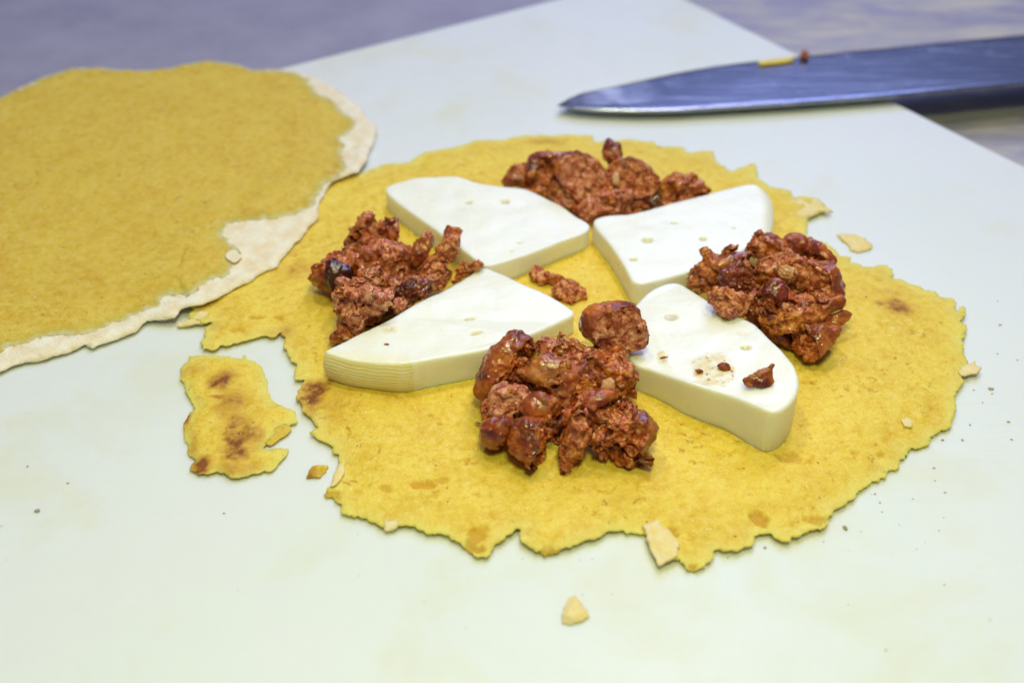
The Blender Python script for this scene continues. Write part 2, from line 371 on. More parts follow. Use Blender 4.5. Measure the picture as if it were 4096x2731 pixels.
# ------------------------------------------------------------------ front tortilla
T1 = [(1437,697),(1533,658),(1637,648),(1698,610),(1811,592),(1898,561),(2003,561),(2090,542),(2264,540),(2368,543),(2377,566),(2508,561),(2612,566),(2630,583),(2725,592),(2743,613),(2821,601),(2856,610),(2865,644),(2926,688),(3022,648),(3033,717),(3088,747),(3152,764),(3177,789),(3262,789),(3305,832),(3280,852),(3232,866),(3228,925),(3225,941),(3274,962),(3309,976),(3337,1001),(3358,1025),(3404,1025),(3400,1054),(3449,1068),(3533,1060),(3561,1075),(3572,1110),(3596,1113),(3653,1138),(3737,1169),(3779,1197),(3807,1192),(3821,1229),(3828,1257),(3846,1253),(3839,1229),(3856,1225),(3860,1243),(3846,1264),(3846,1285),(3867,1306),(3856,1334),(3860,1369),(3856,1432),(3870,1450),(3855,1490),(3842,1503),(3849,1527),(3828,1559),(3821,1594),(3811,1629),(3814,1671),(3811,1703),(3779,1717),(3716,1741),(3709,1776),(3695,1787),(3639,1780),(3632,1808),(3596,1854),(3554,1882),(3526,1910),(3519,1931),(3484,1924),(3449,1948),(3439,1976),(3403,1996),(3372,2021),(3327,2039),(3316,2057),(3327,2080),(3296,2103),(3235,2118),(3184,2139),(3148,2164),(3117,2159),(3097,2134),(3066,2118),(3041,2139),(3005,2164),(2954,2185),(2898,2205),(2857,2200),(2857,2220),(2811,2266),(2776,2277),(2745,2271),(2724,2231),(2704,2226),(2660,2210),(2612,2170),(2577,2123),(2526,2129),(2485,2121),(2418,2123),(2398,2144),(2350,2158),(2272,2181),(2216,2199),(2181,2212),(2160,2194),(2119,2186),(2084,2153),(2073,2110),(2038,2133),(2002,2148),(1977,2194),(1941,2219),(1905,2209),(1864,2194),(1829,2163),(1813,2153),(1783,2138),(1711,2128),(1650,2102),(1594,2102),(1543,2100),(1497,2082),(1436,2061),(1369,2051),(1359,2015),(1344,1995),(1298,1980),(1323,1944),(1349,1893),(1354,1857),(1359,1811),(1329,1793),(1298,1760),(1272,1745),(1237,1730),(1262,1704),(1227,1653),(1186,1597),(1201,1556),(1219,1516),(1181,1518),(1176,1487),(1181,1468),(1166,1434),(1147,1410),(1143,1367),(1133,1343),(1128,1322),(1099,1343),(1056,1343),(994,1353),(918,1379),(884,1377),(860,1396),(808,1396),(808,1372),(827,1348),(827,1315),(851,1286),(800,1290),(755,1270),(774,1240),(720,1130),(760,1000),(900,870),(1100,780),(1300,720)]
T1 = np.array(T1, float)
TT = .24                                                     # tortilla thickness
def t1_edge(xy): return .05+.085*np.clip(.5+fbm(p3(xy*.28), 3, 3), 0, 1.2)
def t1_top(xy, d):
    k = 1-sst(0, 1.1, d)
    return TT+.02*fbm(p3(xy*.5), 5, 3)*sst(0, 1, d)+k*(t1_edge(xy)-.195)+.018*fbm(p3(xy*4.), 6, 4)
def t1_thick(xy, d): return np.minimum(.03+.20*sst(0, .5, d)+.02*fbm(p3(xy*2), 8, 2), t1_top(xy, d)-.004)
T1w = Wfix(T1, lambda q: TT+t1_edge(q)-.195)
T1o = roughen(roughen(T1w, .10, 2.3, 11, .05), .05, 7., 12, .04)
def spots(lst, zc=TT, ss=.5, nf=2.2, na=.45):
    pos = [(W(x, y, zc)[:2], rx/160., ry/100., g) for x, y, rx, ry, g in lst]
    def f(V, d):
        o = np.zeros(len(V)); nz = fbm(p3(V*nf), 21, 4)
        for c, rx, ry, g in pos:
            q = np.hypot((V[:, 0]-c[0])/rx, (V[:, 1]-c[1])/ry)+nz*na
            o = np.maximum(o, g*(1-sst(ss-.4 if ss < .6 else ss, 1.25 if ss < .6 else 1.1, q)))
        return o
    return f
toast1 = spots([(1255,1560,75,65,1.),(1235,1640,45,60,.55),(1330,1600,120,70,.38),(3596,1229,85,45,.85),(3519,1211,30,20,.7),(3765,1285,14,10,.8),(1180,1080,110,60,.4),(1150,1010,60,30,.35),(2190,560,130,35,.5),(1130,1320,60,40,.5),(860,1290,35,30,.4),(1450,1150,20,12,.5),(3300,1130,90,20,.45),(1640,1230,40,30,.3),(3560,1170,120,26,.3)])
PITS1 = [(1710,1935,42,16,.9,.10),(1760,1920,26,10,.8,.06),(3035,2058,32,22,1.,.07),(3050,2080,18,12,1.,.06),(2690,2118,28,14,.9,.08),(2772,2248,26,12,1.,.06),(1905,2130,40,18,.85,.07),(1890,2178,36,14,1.,.08),(2195,2192,40,14,.9,.05),(1540,1945,18,12,.7,.05),(1320,1955,40,14,.8,.05),(3175,1830,55,16,.7,.07),(3240,1790,22,12,.6,.05),(3420,1810,24,10,.6,.05),(3270,2070,40,12,.7,.05),(1015,1262,40,7,.8,.06),(950,1310,45,8,.6,.06),(1115,1262,30,8,.8,.06),(3525,1805,18,8,.6,.04),(1735,1965,16,8,.7,.04),(1725,1660,16,5,.8,.03),(1760,1695,14,5,.8,.03),(3020,2240,20,8,.6,.0)]
pitmask = spots([(x, y, rx, ry, g) for x, y, rx, ry, g, _ in PITS1], ss=.65, nf=4.5, na=1.1)
_pd = [spots([(x, y, rx, ry, dp)], ss=.65, nf=4.5, na=1.1) for x, y, rx, ry, _, dp in PITS1]
def pitdepth(V): return np.maximum.reduce([f(V, None) for f in _pd])
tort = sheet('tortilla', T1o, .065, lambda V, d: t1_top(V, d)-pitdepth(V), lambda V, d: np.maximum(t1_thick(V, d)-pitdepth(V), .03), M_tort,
    {'toast': toast1, 'pit': pitmask, 'grease_shade': spots([(1900,1690,50,60,.6),(1985,1830,70,40,.6),(2120,1890,90,25,.45),(2420,1895,110,25,.35),(3230,1455,90,30,.4),(1240,1150,30,40,.5),(1310,1290,30,40,.4)]), 'edge': lambda V, d: 1-sst(.0, .45, d+.2*fbm(p3(V*1.7), 2, 3))},
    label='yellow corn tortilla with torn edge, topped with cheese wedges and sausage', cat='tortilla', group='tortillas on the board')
FL = [(crop([(400,700),(450,675),(455,740),(430,810),(390,850),(345,870),(360,800)],1150,1500,1.96), .18),
      (crop([(640,790),(700,760),(760,750),(780,800),(850,830),(880,870),(915,880),(920,920),(890,960),(910,1010),(880,1035),(760,1090),(740,1060),(700,980),(670,900)],2250,1700,1.96), .20),
      (crop([(2075,360),(2120,345),(2160,360),(2180,350),(2200,345),(2230,385),(2275,405),(2200,410),(2160,430),(2140,450),(2100,420)],1400,500,1.176), .16),
      (crop([(1185,905),(1220,870),(1285,838),(1290,865),(1325,885),(1290,910),(1240,925),(1200,930)],3000,850,1.425), .17),
      (crop([(870,1180),(900,1165),(930,1190),(920,1220),(880,1215)],3000,850,1.425), .245),
      (crop([(115,215),(140,180),(220,160),(260,110),(300,85),(380,110),(430,130),(400,150),(330,190),(250,205)],650,1200,2.091), .12),
      (crop([(755,1130),(850,1125),(862,1180),(830,1200),(770,1210)],1150,1500,1.96), .14)]
for i, (P, z) in enumerate(FL):
    o = roughen(W(P[:, 0], P[:, 1], z)[:, :2], .05, 4., 40+i, .035)
    sheet('pale_flap', o, .05, lambda V, d, z=z, i=i: z+.05*fbm(p3(V*1.6), 50+i, 3)+.03*sst(0, .2, d)+.02*fbm(p3(V*6), 4, 2), lambda V, d: .05+.06*sst(0, .15, d), M_flap, parent=tort)

# ------------------------------------------------------------------ rear tortilla: pale skin under a yellow layer
T2 = np.array([(0,1485),(45,1462),(134,1436),(250,1409),(339,1373),(366,1391),(393,1373),(446,1355),(536,1320),(589,1279),(696,1266),(723,1230),(804,1212),(875,1186),(929,1150),(1009,1114),(1027,1096),(1107,1061),(1143,1007),(1196,962),(1241,900),(1272,864),(1272,829),(1286,784),(1330,721),(1393,695),(1437,686),(1464,632),(1491,579),(1509,525),(1500,498),(1446,418),(1393,373),(1339,337),(1268,302),(1188,279),(1071,266),(1009,266),(946,235),(848,230),(786,244),(670,266),(536,275),(402,257),(295,266),(179,284),(107,311),(0,364),(-250,450),(-560,600),(-800,820),(-880,1060),(-720,1300),(-350,1450)], float)
T2y = np.array([(0,1409),(45,1382),(134,1355),(214,1337),(270,1346),(330,1337),(402,1311),(464,1284),(554,1248),(643,1212),(661,1190),(768,1168),(848,1123),(911,1096),(946,1043),(964,1007),(946,980),(902,962),(897,936),(911,891),(1009,882),(1089,878),(1187,851),(1250,833),(1268,811),(1281,766),(1321,721),(1375,686),(1384,659),(1366,614),(1384,587),(1357,552),(1393,534),(1420,516),(1415,480),(1375,445),(1321,391),(1259,364),(1241,320),(1188,296),(1071,276),(1009,280),(946,258),(848,245),(786,248),(670,274),(536,282),(402,272),(295,272),(179,308),(107,340),(0,392),(-230,470),(-530,620),(-760,830),(-830,1050),(-680,1260),(-330,1390)], float)
bk = T2[:, 1] < 490
for i in np.where(bk)[0]:
    q = T2y[np.hypot(*(T2y-T2[i]).T).argmin()]; T2[i] += (q-T2[i])*(.8 if T2[i, 0] < 1150 else .15)
xr = W(1500, 530)[0]
def t2_base(xy):
    dd = dist_to(xy, T1w); dd = np.where(inside(xy, T1w), dd, -dd)
    return .09+.20*sst(-1.6, .3, dd)+.05*np.abs(fbm(p3(xy*.22), 31, 2))
T2w = Wfix(T2, lambda q: t2_base(q)+.06); T2yw = Wfix(T2y, lambda q: t2_base(q)+.08)
T2o = roughen(T2w, .07, 1.6, 33, .06); T2yo = roughen(roughen(T2yw, .13, 2.2, 35, .06), .10, 7., 38, .04)
back = empty('tortilla', [T2w[:, 0].mean(), T2w[:, 1].mean(), .05], 'plain yellow corn tortilla with peeling pale edge, nothing on top of it', 'tortilla', 'tortillas on the board')
def skin_top(V):
    d = dist_to(V, T2o)
    return (t2_base(V)+.055+.03*(1-sst(.0, .3, np.abs(d-.25)))+.04*fbm(p3(V*2.6), 36, 4)*(1-sst(.5, 1.2, d))+.022*fbm(p3(V*8), 41, 3)-.035*(1-sst(0, .12, d)))
sheet('pale_skin', T2o, .10, lambda V, d: skin_top(V), lambda V, d: .03+.05*sst(0, .15, d), M_pale, parent=back)
toast2 = spots([(1340,640,25,22,.5),(786,260,25,20,.5),(1330,680,60,14,.35),(1010,840,110,30,.3),(300,1100,200,90,.12)], .5)
sheet('yellow_layer', T2yo, .085, lambda V, d: skin_top(V)+.012+.055*sst(0, .6, d)+.02*fbm(p3(V*3), 39, 3)*sst(0, .3, d),
      lambda V, d: .018+.06*sst(0, .6, d), M_tback, {'pale': lambda V, d: 1-sst(0, .15, d+.16*fbm(p3(V*4), 81, 4)), 'toast': toast2, 'edge': lambda V, d: .5*(1-sst(0, .3, d)), 'pit': lambda V, d: V[:, 0]*0}, parent=back)
P = crop([(1005,950),(1030,930),(1060,935),(1075,960),(1050,985),(1015,975)], 0, 150, 1.12)
sheet('skin_scrap', roughen(W(P[:, 0], P[:, 1], .6)[:, :2], .06, 4, 77, .04), .05, lambda V, d: skin_top(V)+.09+.03*fbm(p3(V*3), 5, 2), lambda V, d: .03+.03*sst(0, .1, d), M_pale, parent=back)

# ------------------------------------------------------------------ torn fragment and crumbs on the board
FR = crop([(215,425),(290,420),(345,425),(440,430),(490,445),(560,440),(660,445),(680,420),(700,450),(770,475),(810,510),(845,570),(860,640),(870,700),(890,770),(950,825),(1000,860),(1050,865),(1110,890),(1115,960),(1130,975),(1060,995),(1000,1030),(930,1075),(870,1130),(830,1190),(900,1200),(980,1180),(1050,1190),(1030,1240),(960,1330),(900,1380),(830,1385),(750,1410),(640,1445),(560,1440),(500,1400),(440,1390),(360,1415),(300,1410),(225,1370),(250,1310),(270,1290),(210,1240),(190,1170),(175,1100),(170,990),(190,940),(230,900),(260,860),(230,800),(190,720),(175,660),(135,620),(145,540),(165,490),(200,475)],650,1200,2.091)
FRo = roughen(W(FR[:, 0], FR[:, 1], .24)[:, :2], .05, 3., 61, .035)
toastF = spots([(884,1511,65,55,.9),(925,1600,85,80,.6),(950,1690,80,80,.65),(956,1755,85,80,.9),(803,1846,55,35,1.),(745,1650,22,60,.8),(940,1860,110,35,.5),(770,1470,70,30,.35),(760,1780,30,60,.5),(870,1575,50,12,.8)], .24)
frag = sheet('tortilla_fragment', FRo, .045, lambda V, d: .17+.06*fbm(p3(V*.9), 62, 3)+.03*fbm(p3(V*3.5), 63, 3)-.08*(1-sst(0, .4, d)), lambda V, d: .025+.13*sst(0, .4, d), M_tort,
      {'toast': toastF, 'pit': spots([(868,1572,45,6,.9)], .24), 'edge': lambda V, d: 1-sst(0, .3, d+.15*fbm(p3(V*2), 2, 3))},
      label='torn scrap of yellow tortilla with brown scorch marks lying on the board', cat='tortilla scrap')
P = crop([(835,1190),(880,1120),(950,1060),(1020,1035),(1080,1060),(1080,1085),(1010,1140),(960,1175),(900,1210)],650,1200,2.091)
sheet('lower_flap', roughen(W(P[:, 0], P[:, 1], .09)[:, :2], .03, 4, 64, .035), .05, lambda V, d: .09+.03*fbm(p3(V*2), 65, 3), lambda V, d: .03+.04*sst(0, .1, d), M_tort,
      {'toast': lambda V, d: V[:, 0]*0, 'pit': lambda V, d: V[:, 0]*0+.45, 'edge': lambda V, d: V[:, 0]*0}, parent=frag)
def lump(V0, F0, c, r, seed, amp=.3, freq=1.6):
    p = V0*(1+amp*fbm(V0*freq, seed, 3))[:, None]; return p*np.asarray(r)+np.asarray(c)
def crumb(name, P, z, th, mat, seed, attrs, label, cat, group=None):
    o = roughen(W(P[:, 0], P[:, 1], z)[:, :2], .03, 5, seed, .03)
    return sheet(name, o, .04, lambda V, d: z+th*(sst(0, .14, d)-.3)+.04*fbm(p3(V*5), seed+1, 3), lambda V, d: np.minimum(.05+th*sst(0, .14, d), z+th*(sst(0, .14, d)-.3)+.04*fbm(p3(V*5), seed+1, 3)-.004 if z < .3 else 9), mat, attrs, label=label, cat=cat, group=group)
one = lambda v: (lambda V, d: np.full(len(V), float(v)))
crumb('tortilla_crumb', crop([(145,800),(170,740),(205,700),(260,700),(318,705),(300,750),(250,795),(200,790)],1150,1500,1.96), .07, .06, M_tort, 71,
      {'toast': spots([(1235,1895,45,40,.75),(1290,1880,40,30,.3)], .1), 'pit': one(0), 'edge': one(0)}, 'toasted orange brown diamond shaped crumb on the board beside the torn scrap', 'crumb')
crumb('tortilla_crumb', crop([(230,670),(236,600),(262,560),(290,548),(315,580),(340,610),(355,640),(320,665),(270,680)],2048,1900,1.1484), .07, .07, M_flap, 73,
      {}, 'cream coloured triangular crumb alone on the bare board', 'crumb')
crumb('tortilla_crumb', crop([(495,120),(540,118),(600,125),(650,145),(700,180),(690,205),(620,222),(575,210),(560,180),(520,150)],3000,850,1.425), .06, .05, M_flap, 75,
      {}, 'pale yellow flat flake on the board behind the tortilla, beside sausage heap', 'crumb')

# ------------------------------------------------------------------ cheese wedges
def cheese(name, top, ztop, rnd, rind, eyes, stains, groove, label, seed, flare=0.):
    """top: outline pixels of the upper face; ztop: (px,py)->height over board; rnd: rounding radius per outline point."""
    top = np.asarray(top, float); z = np.array([ztop(x, y) for x, y in top])
    Pw = W(top[:, 0], top[:, 1], z)
    n0 = len(Pw); Q = np.vstack([Pw, Pw[:1]]); L = np.r_[0, np.cumsum(np.linalg.norm(np.diff(Q, axis=0), axis=1))]
    t = np.linspace(0, L[-1], 140, endpoint=False)
    R = np.stack([np.interp(t, L, Q[:, k]) for k in range(3)], -1); R = smooth_closed(R, 2)
    rr = np.interp(t, L, np.r_[rnd, rnd[0]]); ri = np.interp(t, L, np.r_[rind, rind[0]])
    ar = np.sum(R[:, 0]*np.roll(R[:, 1], -1)-np.roll(R[:, 0], -1)*R[:, 1])
    if ar < 0: R, rr, ri = R[::-1], rr[::-1], ri[::-1]
    Tn = np.roll(R, -1, 0)-np.roll(R, 1, 0); N = np.stack([Tn[:, 1], -Tn[:, 0], 0*Tn[:, 0]], -1); N /= np.linalg.norm(N, axis=1, keepdims=True)
    zb = TT-.02; rings = []
    for s in np.linspace(0, 1, 5):
        p = R.copy(); p[:, 2] = zb+(R[:, 2]-rr-zb)*s; p += N*(flare*np.sin(s*math.pi)*ri)[:, None]; rings.append(p)
    for a in np.linspace(0, math.pi/2, 6)[1:]:
        p = R-N*(rr*(1-math.cos(a)))[:, None]; p[:, 2] = R[:, 2]-rr+rr*math.sin(a); rings.append(p)
    V = np.vstack(rings); n = len(R); F = []
    for k in range(len(rings)-1):
        for i in range(n):
            j = (i+1) % n; F.append((k*n+i, k*n+j, (k+1)*n+j, (k+1)*n+i))
    F.append([(len(rings)-1)*n+i for i in range(n)]); F.append([i for i in range(n)][::-1])
    me = bpy.data.meshes.new('tmp'); me.from_pydata(V.tolist(), [], F); ob = bpy.data.objects.new('tmp', me); S.collection.objects.link(ob)
    m = ob.modifiers.new('r', 'REMESH'); m.mode = 'VOXEL'; m.voxel_size = .032
    m = ob.modifiers.new('s', 'SMOOTH'); m.iterations = 2; m.factor = .5
    dg = bpy.context.evaluated_depsgraph_get(); ev = ob.evaluated_get(dg); em = ev.to_mesh()
    A = np.empty(len(em.vertices)*3); em.vertices.foreach_get('co', A); A = A.reshape(-1, 3)
    NN = np.empty(len(em.vertices)*3); em.vertices.foreach_get('normal', NN); NN = NN.reshape(-1, 3)
    FF = [tuple(p.vertices) for p in em.polygons]; ev.to_mesh_clear(); bpy.data.objects.remove(ob); bpy.data.meshes.remove(me)
    side = 1-sst(.35, .75, NN[:, 2])
    A = A+NN*((.026*fbm(A*.9, seed, 2)+.004*fbm(A*6, seed+1, 2))*sst(TT, TT+.15, A[:, 2]))[:, None]
    di = ((A[:, None, :2]-R[None, ::3, :2])**2).sum(2); near = di.argmin(1)
    rd = ri[::3][near]*sst(.6, .1, np.sqrt(di.min(1)))*np.maximum(side, .35)
    eye = np.zeros(len(A))
    for ex, ey, rx, ry, rot, dep in eyes:
        c = W(ex, ey, ztop(ex, ey)); dx = A[:, 0]-c[0]; dy = A[:, 1]-c[1]; cr, sr = math.cos(rot), math.sin(rot)
        q = ((dx*cr+dy*sr)/(rx/155.))**2+((-dx*sr+dy*cr)/(ry/97.))**2
        w = np.where((q < 1) & (A[:, 2] > c[2]-.3), 1-q, 0)
        A[:, 2] -= dep*np.sqrt(w); eye = np.maximum(eye, np.sqrt(w))
    st = np.zeros(len(A))
    if stains:
        for x, y, rx, ry, g in stains:
            c = W(x, y, ztop(x, y)); q = np.hypot((A[:, 0]-c[0])/(rx/155.), (A[:, 1]-c[1])/(ry/97.))+.3*fbm(A*2, seed+4, 3)
            st = np.maximum(st, g*(1-sst(.75, 1.05, q)))
    return make(name, A, FF, M_cheese, {'rind': rd, 'eye': eye, 'stain': st, 'groove': np.clip(rd*1.4, 0, 1)*groove}, label=label, cat='cheese', group='cheese wedges on the tortilla')
def lerpz(pts):
    pts = np.array(pts, float)
    def f(x, y):
        w = 1/((pts[:, 0]-x)**2+(pts[:, 1]-y)**2+900.)**1.2; return float((w*pts[:, 2]).sum()/w.sum())
    return f
C1 = [(1540,751),(1570,734),(1681,708),(1766,704),(1834,704),(1910,730),(2012,747),(2106,755),(2165,781),(2250,827),(2301,861),(2361,895),(2366,908),(2335,934),(2250,963),(2165,997),(2080,1027),(1995,1053),(1944,1065),(1922,1055),(1825,976),(1740,917),(1655,857),(1596,815),(1549,772)]
cheese('cheese_wedge', C1, lerpz([(1540,751,.85),(2360,900,.80),(1940,1060,.88),(1800,704,.9)]), np.full(25, .03), np.array([.3]*5+[.0]*20),
       [(1875,808,17,9,.2,.07),(2020,806,20,14,.5,.12),(2078,966,14,5,0,.05),(2045,1001,10,5,0,.05)], None, 0, 'white cheese wedge between the curled sausage heap and the round slice heap', 101)
C2 = [(2369,891),(2378,874),(2437,861),(2522,855),(2633,827),(2761,793),(2863,768),(2956,742),(3016,728),(3058,738),(3092,772),(3105,823),(3101,874),(3088,925),(3016,976),(2900,1040),(2761,1087),(2650,1117),(2560,1138),(2531,1130),(2499,1066),(2440,975),(2395,925)]
cheese('cheese_wedge', C2, lerpz([(2369,891,.85),(3050,740,.95),(3090,925,.95),(2540,1130,.92),(2761,1087,.92)]), np.array([.03]*8+[.16,.3,.38,.38,.38,.25]+[.03]*9), np.array([0]*8+[.4]*6+[0.]*9),
       [(2589,961,24,14,.5,.10),(2812,956,16,10,.5,.08),(2534,1036,17,9,.3,.08),(2696,891,18,6,0,.05),(2936,911,8,5,0,.05)], None, 0, 'white cheese wedge with rounded smooth end and several small round holes', 103)
C3 = [(2542,1215),(2580,1180),(2629,1148),(2667,1131),(2705,1126),(2726,1134),(2775,1167),(2824,1194),(2911,1250),(2970,1267),(3014,1288),(3041,1316),(3073,1351),(3111,1386),(3149,1424),(3176,1456),(3193,1500),(3198,1538),(3190,1576),(3165,1614),(3127,1643),(3090,1652),(3046,1630),(2981,1603),(2911,1578),(2829,1554),(2748,1527),(2667,1500),(2586,1473),(2542,1462),(2515,1430),(2510,1330)]
cheese('cheese_wedge', C3, lerpz([(2542,1215,.85),(2705,1126,.85),(2540,1460,.98),(3090,1650,1.42),(3190,1540,1.4),(2911,1259,1.1),(2830,1554,1.22)]), np.array([.04]*14+[.07]*9+[.06]*9), np.array([0.]*14+[.55]*8+[.1]*10),
       [(2684,1272,28,16,-.5,.05),(2982,1392,20,10,0,.09),(2942,1747,0.1,.1,0,0)], [(2852,1470,85,68,.9),(2895,1475,50,40,1.),(2650,1432,22,28,.75),(2795,1485,26,18,1.),(2970,1335,30,14,.3)], 0, 'thickest white cheese wedge, stained with brown specks and a dark flake', 105, .03)
C4 = [(1287,1406),(1328,1388),(1394,1355),(1481,1316),(1557,1276),(1634,1230),(1710,1189),(1787,1158),(1828,1133),(1879,1102),(1930,1066),(1955,1071),(2016,1097),(2093,1135),(2169,1166),(2246,1209),(2297,1242),(2305,1250),(2287,1265),(2220,1296),(2144,1329),(2067,1357),(1965,1393),(1863,1414),(1761,1430),(1685,1443),(1629,1453),(1583,1456),(1506,1453),(1430,1446),(1368,1434),(1328,1418)]
cheese('cheese_wedge', C4, lerpz([(1287,1406,1.04),(1630,1452,1.10),(1930,1066,.85),(2300,1245,.82),(1965,1393,1.06),(1480,1316,1.0)]), np.array([.025]*18+[.06]*9+[.09]*5), np.array([.9]+[.0]*25+[.8]+[1.]*5),
       [(1877,1268,24,7,.4,.06),(1905,1325,26,8,.5,.12),(1565,1315,8,7,0,.02)], [(1560,1316,34,20,.5)], 1, 'white cheese wedge whose yellowish rind has fine parallel ridges', 107, .1)

# ------------------------------------------------------------------ sausage pieces
def star(P, c, na=240):
    a = np.linspace(-math.pi, math.pi, na, endpoint=False); out = np.zeros(na); A = P-c; B = np.roll(A, -1, 0)
    for k, t in enumerate(a):
        dx, dy = math.cos(t), math.sin(t); best = 0
        for (x0, y0), (x1, y1) in zip(A, B):
            ex, ey = x1-x0, y1-y0; den = dx*ey-dy*ex
            if abs(den) < 1e-9: continue
            s = (x0*ey-y0*ex)/den; q = (x0*dy-y0*dx)/den
            if s > 0 and 0 <= q <= 1: best = max(best, s)
        out[k] = best
    for _ in range(2): out = .6*out+.2*np.roll(out, 1)+.2*np.roll(out, -1)
    return a, out
def poly_centroid(P):
    x, y = P.T; x1, y1 = np.roll(x, -1), np.roll(y, -1); c = x*y1-x1*y; a = c.sum()/2
    return np.array([((x+x1)*c).sum(), ((y+y1)*c).sum()])/(6*a)
SAUS = []
def chunk(P, z, style, label, seed, depth=.85, cuts=(), char=0., warm=0., pink=0., fat=0., sub=5, lumps=None, name='sausage_piece', cat='sausage', group=None, rough=1., flat=.72, floor=TT, grow=1.06, auto=True, wobk=.32):
    """A lump of fried sausage: silhouette P (photo pixels) gives its real outline, `depth` its thickness; z = height of its middle."""
    P = np.asarray(P, float); cpx = poly_centroid(P); C = W(cpx[0], cpx[1], z)
    sc = np.linalg.norm(C-CAMP)*math.cos(0)/FPX; fw = np.dot(C-CAMP, -E3); sc = fw/FPX
    L = (grow+(.05 if style == 'crumb' else 0))*np.stack([(P[:, 0]-cpx[0])*sc, -(P[:, 1]-cpx[1])*sc], -1)
    a, R = star(L, np.zeros(2)); Rm = R.mean()
    D, F = ico(sub); phi = np.arctan2(D[:, 1], D[:, 0]); rho = np.hypot(D[:, 0], D[:, 1])
    Rp = np.interp(phi, np.r_[a, math.pi], np.r_[R, R[0]]); dz = np.sign(D[:, 2])*np.abs(D[:, 2])**flat; pr = rho**.8
    Rr = Rp*pr+Rm*.0
    p = np.stack([Rr*np.cos(phi), Rr*np.sin(phi), Rm*depth*dz], -1)
    cut = np.zeros(len(p)); so = seed*13.7
    if style == 'crumb': cut[:] = 1
    if style == 'mixed': cut = sst(-.12, .12, fbm(p*1.3+so, seed, 2)+.05)
    cuts = list(cuts)
    if auto and style == 'casing' and fat < .15 and depth > .5 and char < .75:
        rg = np.random.default_rng(seed+77)
        for q in range(2 if not cuts else 1):
            an = rg.uniform(0, 2*math.pi); cuts.append(((math.cos(an), math.sin(an), rg.uniform(.1, .8)), rg.uniform(.5, .72)))
    if style in ('crumb', 'mixed') and Rm > .16 and rough > .5:
        rg = np.random.default_rng(seed+177)
        for q in range(4):
            an = rg.uniform(0, 2*math.pi); el = rg.uniform(1.0, 2.6)
            cuts.append(((math.cos(an), math.sin(an), el), rg.uniform(.70, .9)*min(1., depth+.12)))
    wob = fbm(p*2.6+so, seed+31, 3)*wobk*Rm
    for n, h in cuts:
        n = np.array(n, float); n /= np.linalg.norm(n); s = p@n-h*Rm+wob; k = s > 0
        p[k] -= n*(s[k]*.9)[:, None]; cut = np.maximum(cut, sst(-.03*Rm, .06*Rm, s))
    N = vnormals(p, F); f1, f2 = worley(p*3.1+so, seed); g1, _ = worley(p*7.5+so, seed+5)
    w0, w1 = worley(p*1.5+so*1.7, seed+8)
    crease = (1-sst(0, .2, w1-w0))*sst(-.1, .25, fbm(p*.9+so, seed+12, 2))
    tn = (fbm(p*1.5+so, seed+2, 3)+.6)*4.2; tf = np.floor(tn); terr = (tf+sst(.30, .62, tn-tf))/4.2-.6
    rid = 1-np.abs(fbm(p*4.2+so, seed+1, 3))*2
    lmp = .32*terr+.03*(.45-f1)+.022*(.4-g1)+.022*rid+.022*fbm(p*13+so, seed+7, 3)-.05*crease
    cs = .12*fbm(p*1.9+so, seed+3, 3)+.03*fbm(p*6+so, seed+4, 3)-.03*np.abs(perlin(p*np.array([9, 16, 11])+so, seed+6))-.05*crease
    if char > .25: cs = cs+.09*(.42-g1)
    k = min(1., Rm/.55)*rough
    lip = np.clip(1-np.abs(cut-.25)/.25, 0, 1)*(style != 'crumb')
    p = p+N*((cut*(lmp-.05)+(1-cut)*cs+.05*lip)*k)[:, None]
    V = [p]; FF = [F]; cu = [cut]; ch = [np.clip(char*(1.15-.5*cut)+(char > 0)*.3*fbm(p*1.5, seed+9, 2), 0, 1)]
    pk = [pink*cut]; wm = [np.full(len(p), warm)]; ft = [np.full(len(p), fat)]
    rng = np.random.default_rng(seed); K = lumps if lumps is not None else {'crumb': 16, 'mixed': 10, 'slice': 9, 'casing': 4}[style]
    N = vnormals(p, F); cand = np.where((cut > .5) & (N[:, 2] > -.3))[0]; v3, F3 = ico(3); off = len(p)
    if len(cand):
        for q in rng.choice(cand, K):
            r = rng.uniform(.035, .11)*min(1, Rm/.6); rr = r*rng.uniform(.5, 1.9, 3)
            lp = lump(v3, F3, p[q]-N[q]*r*.3, rr, int(rng.integers(1e6)), .75, 1.9)
            V.append(lp); FF.append(F3+off); off += len(lp); n3 = len(lp); tt = rng.random()
            cu.append(np.ones(n3)); ch.append(np.full(n3, char*rng.random())); pk.append(np.full(n3, (tt < .35)*rng.uniform(.3, .9)*(1 if char < .5 else .2)))
            wm.append(np.full(n3, (tt > .6)*rng.uniform(.3, .9))); ft.append(np.full(n3, (.42 < tt < .52)*rng.uniform(.4, .8)))
    V = np.vstack(V); Wd = C+V[:, :1]*E1+V[:, 1:2]*E2+V[:, 2:3]*E3
    if floor is not None: Wd[:, 2] = np.maximum(Wd[:, 2], floor+.004+.02*np.clip(floor-Wd[:, 2], 0, 1))
    SAUS.append(len(V))
    return make(name, Wd, np.vstack(FF), M_saus, {'cut': np.concatenate(cu), 'char': np.concatenate(ch), 'pink': np.concatenate(pk), 'warm': np.concatenate(wm), 'fat': np.concatenate(ft)},
                label=label, cat=cat, group=group)

cF = lambda p: crop(p, 1800, 1150, 1.96)
cR = lambda p: crop(p, 2650, 850, 2.412)
cL = lambda p: crop(p, 1150, 780, 2.449)
cB = lambda p: crop(p, 1900, 500, 2.24)
GF, GR, GL, GB = 'sausage pieces in the heap below the round nugget', 'sausage pieces in the heap of fanned slices', 'sausage pieces in the heap of curled scraps', 'sausage pieces in the heap behind the cheese'
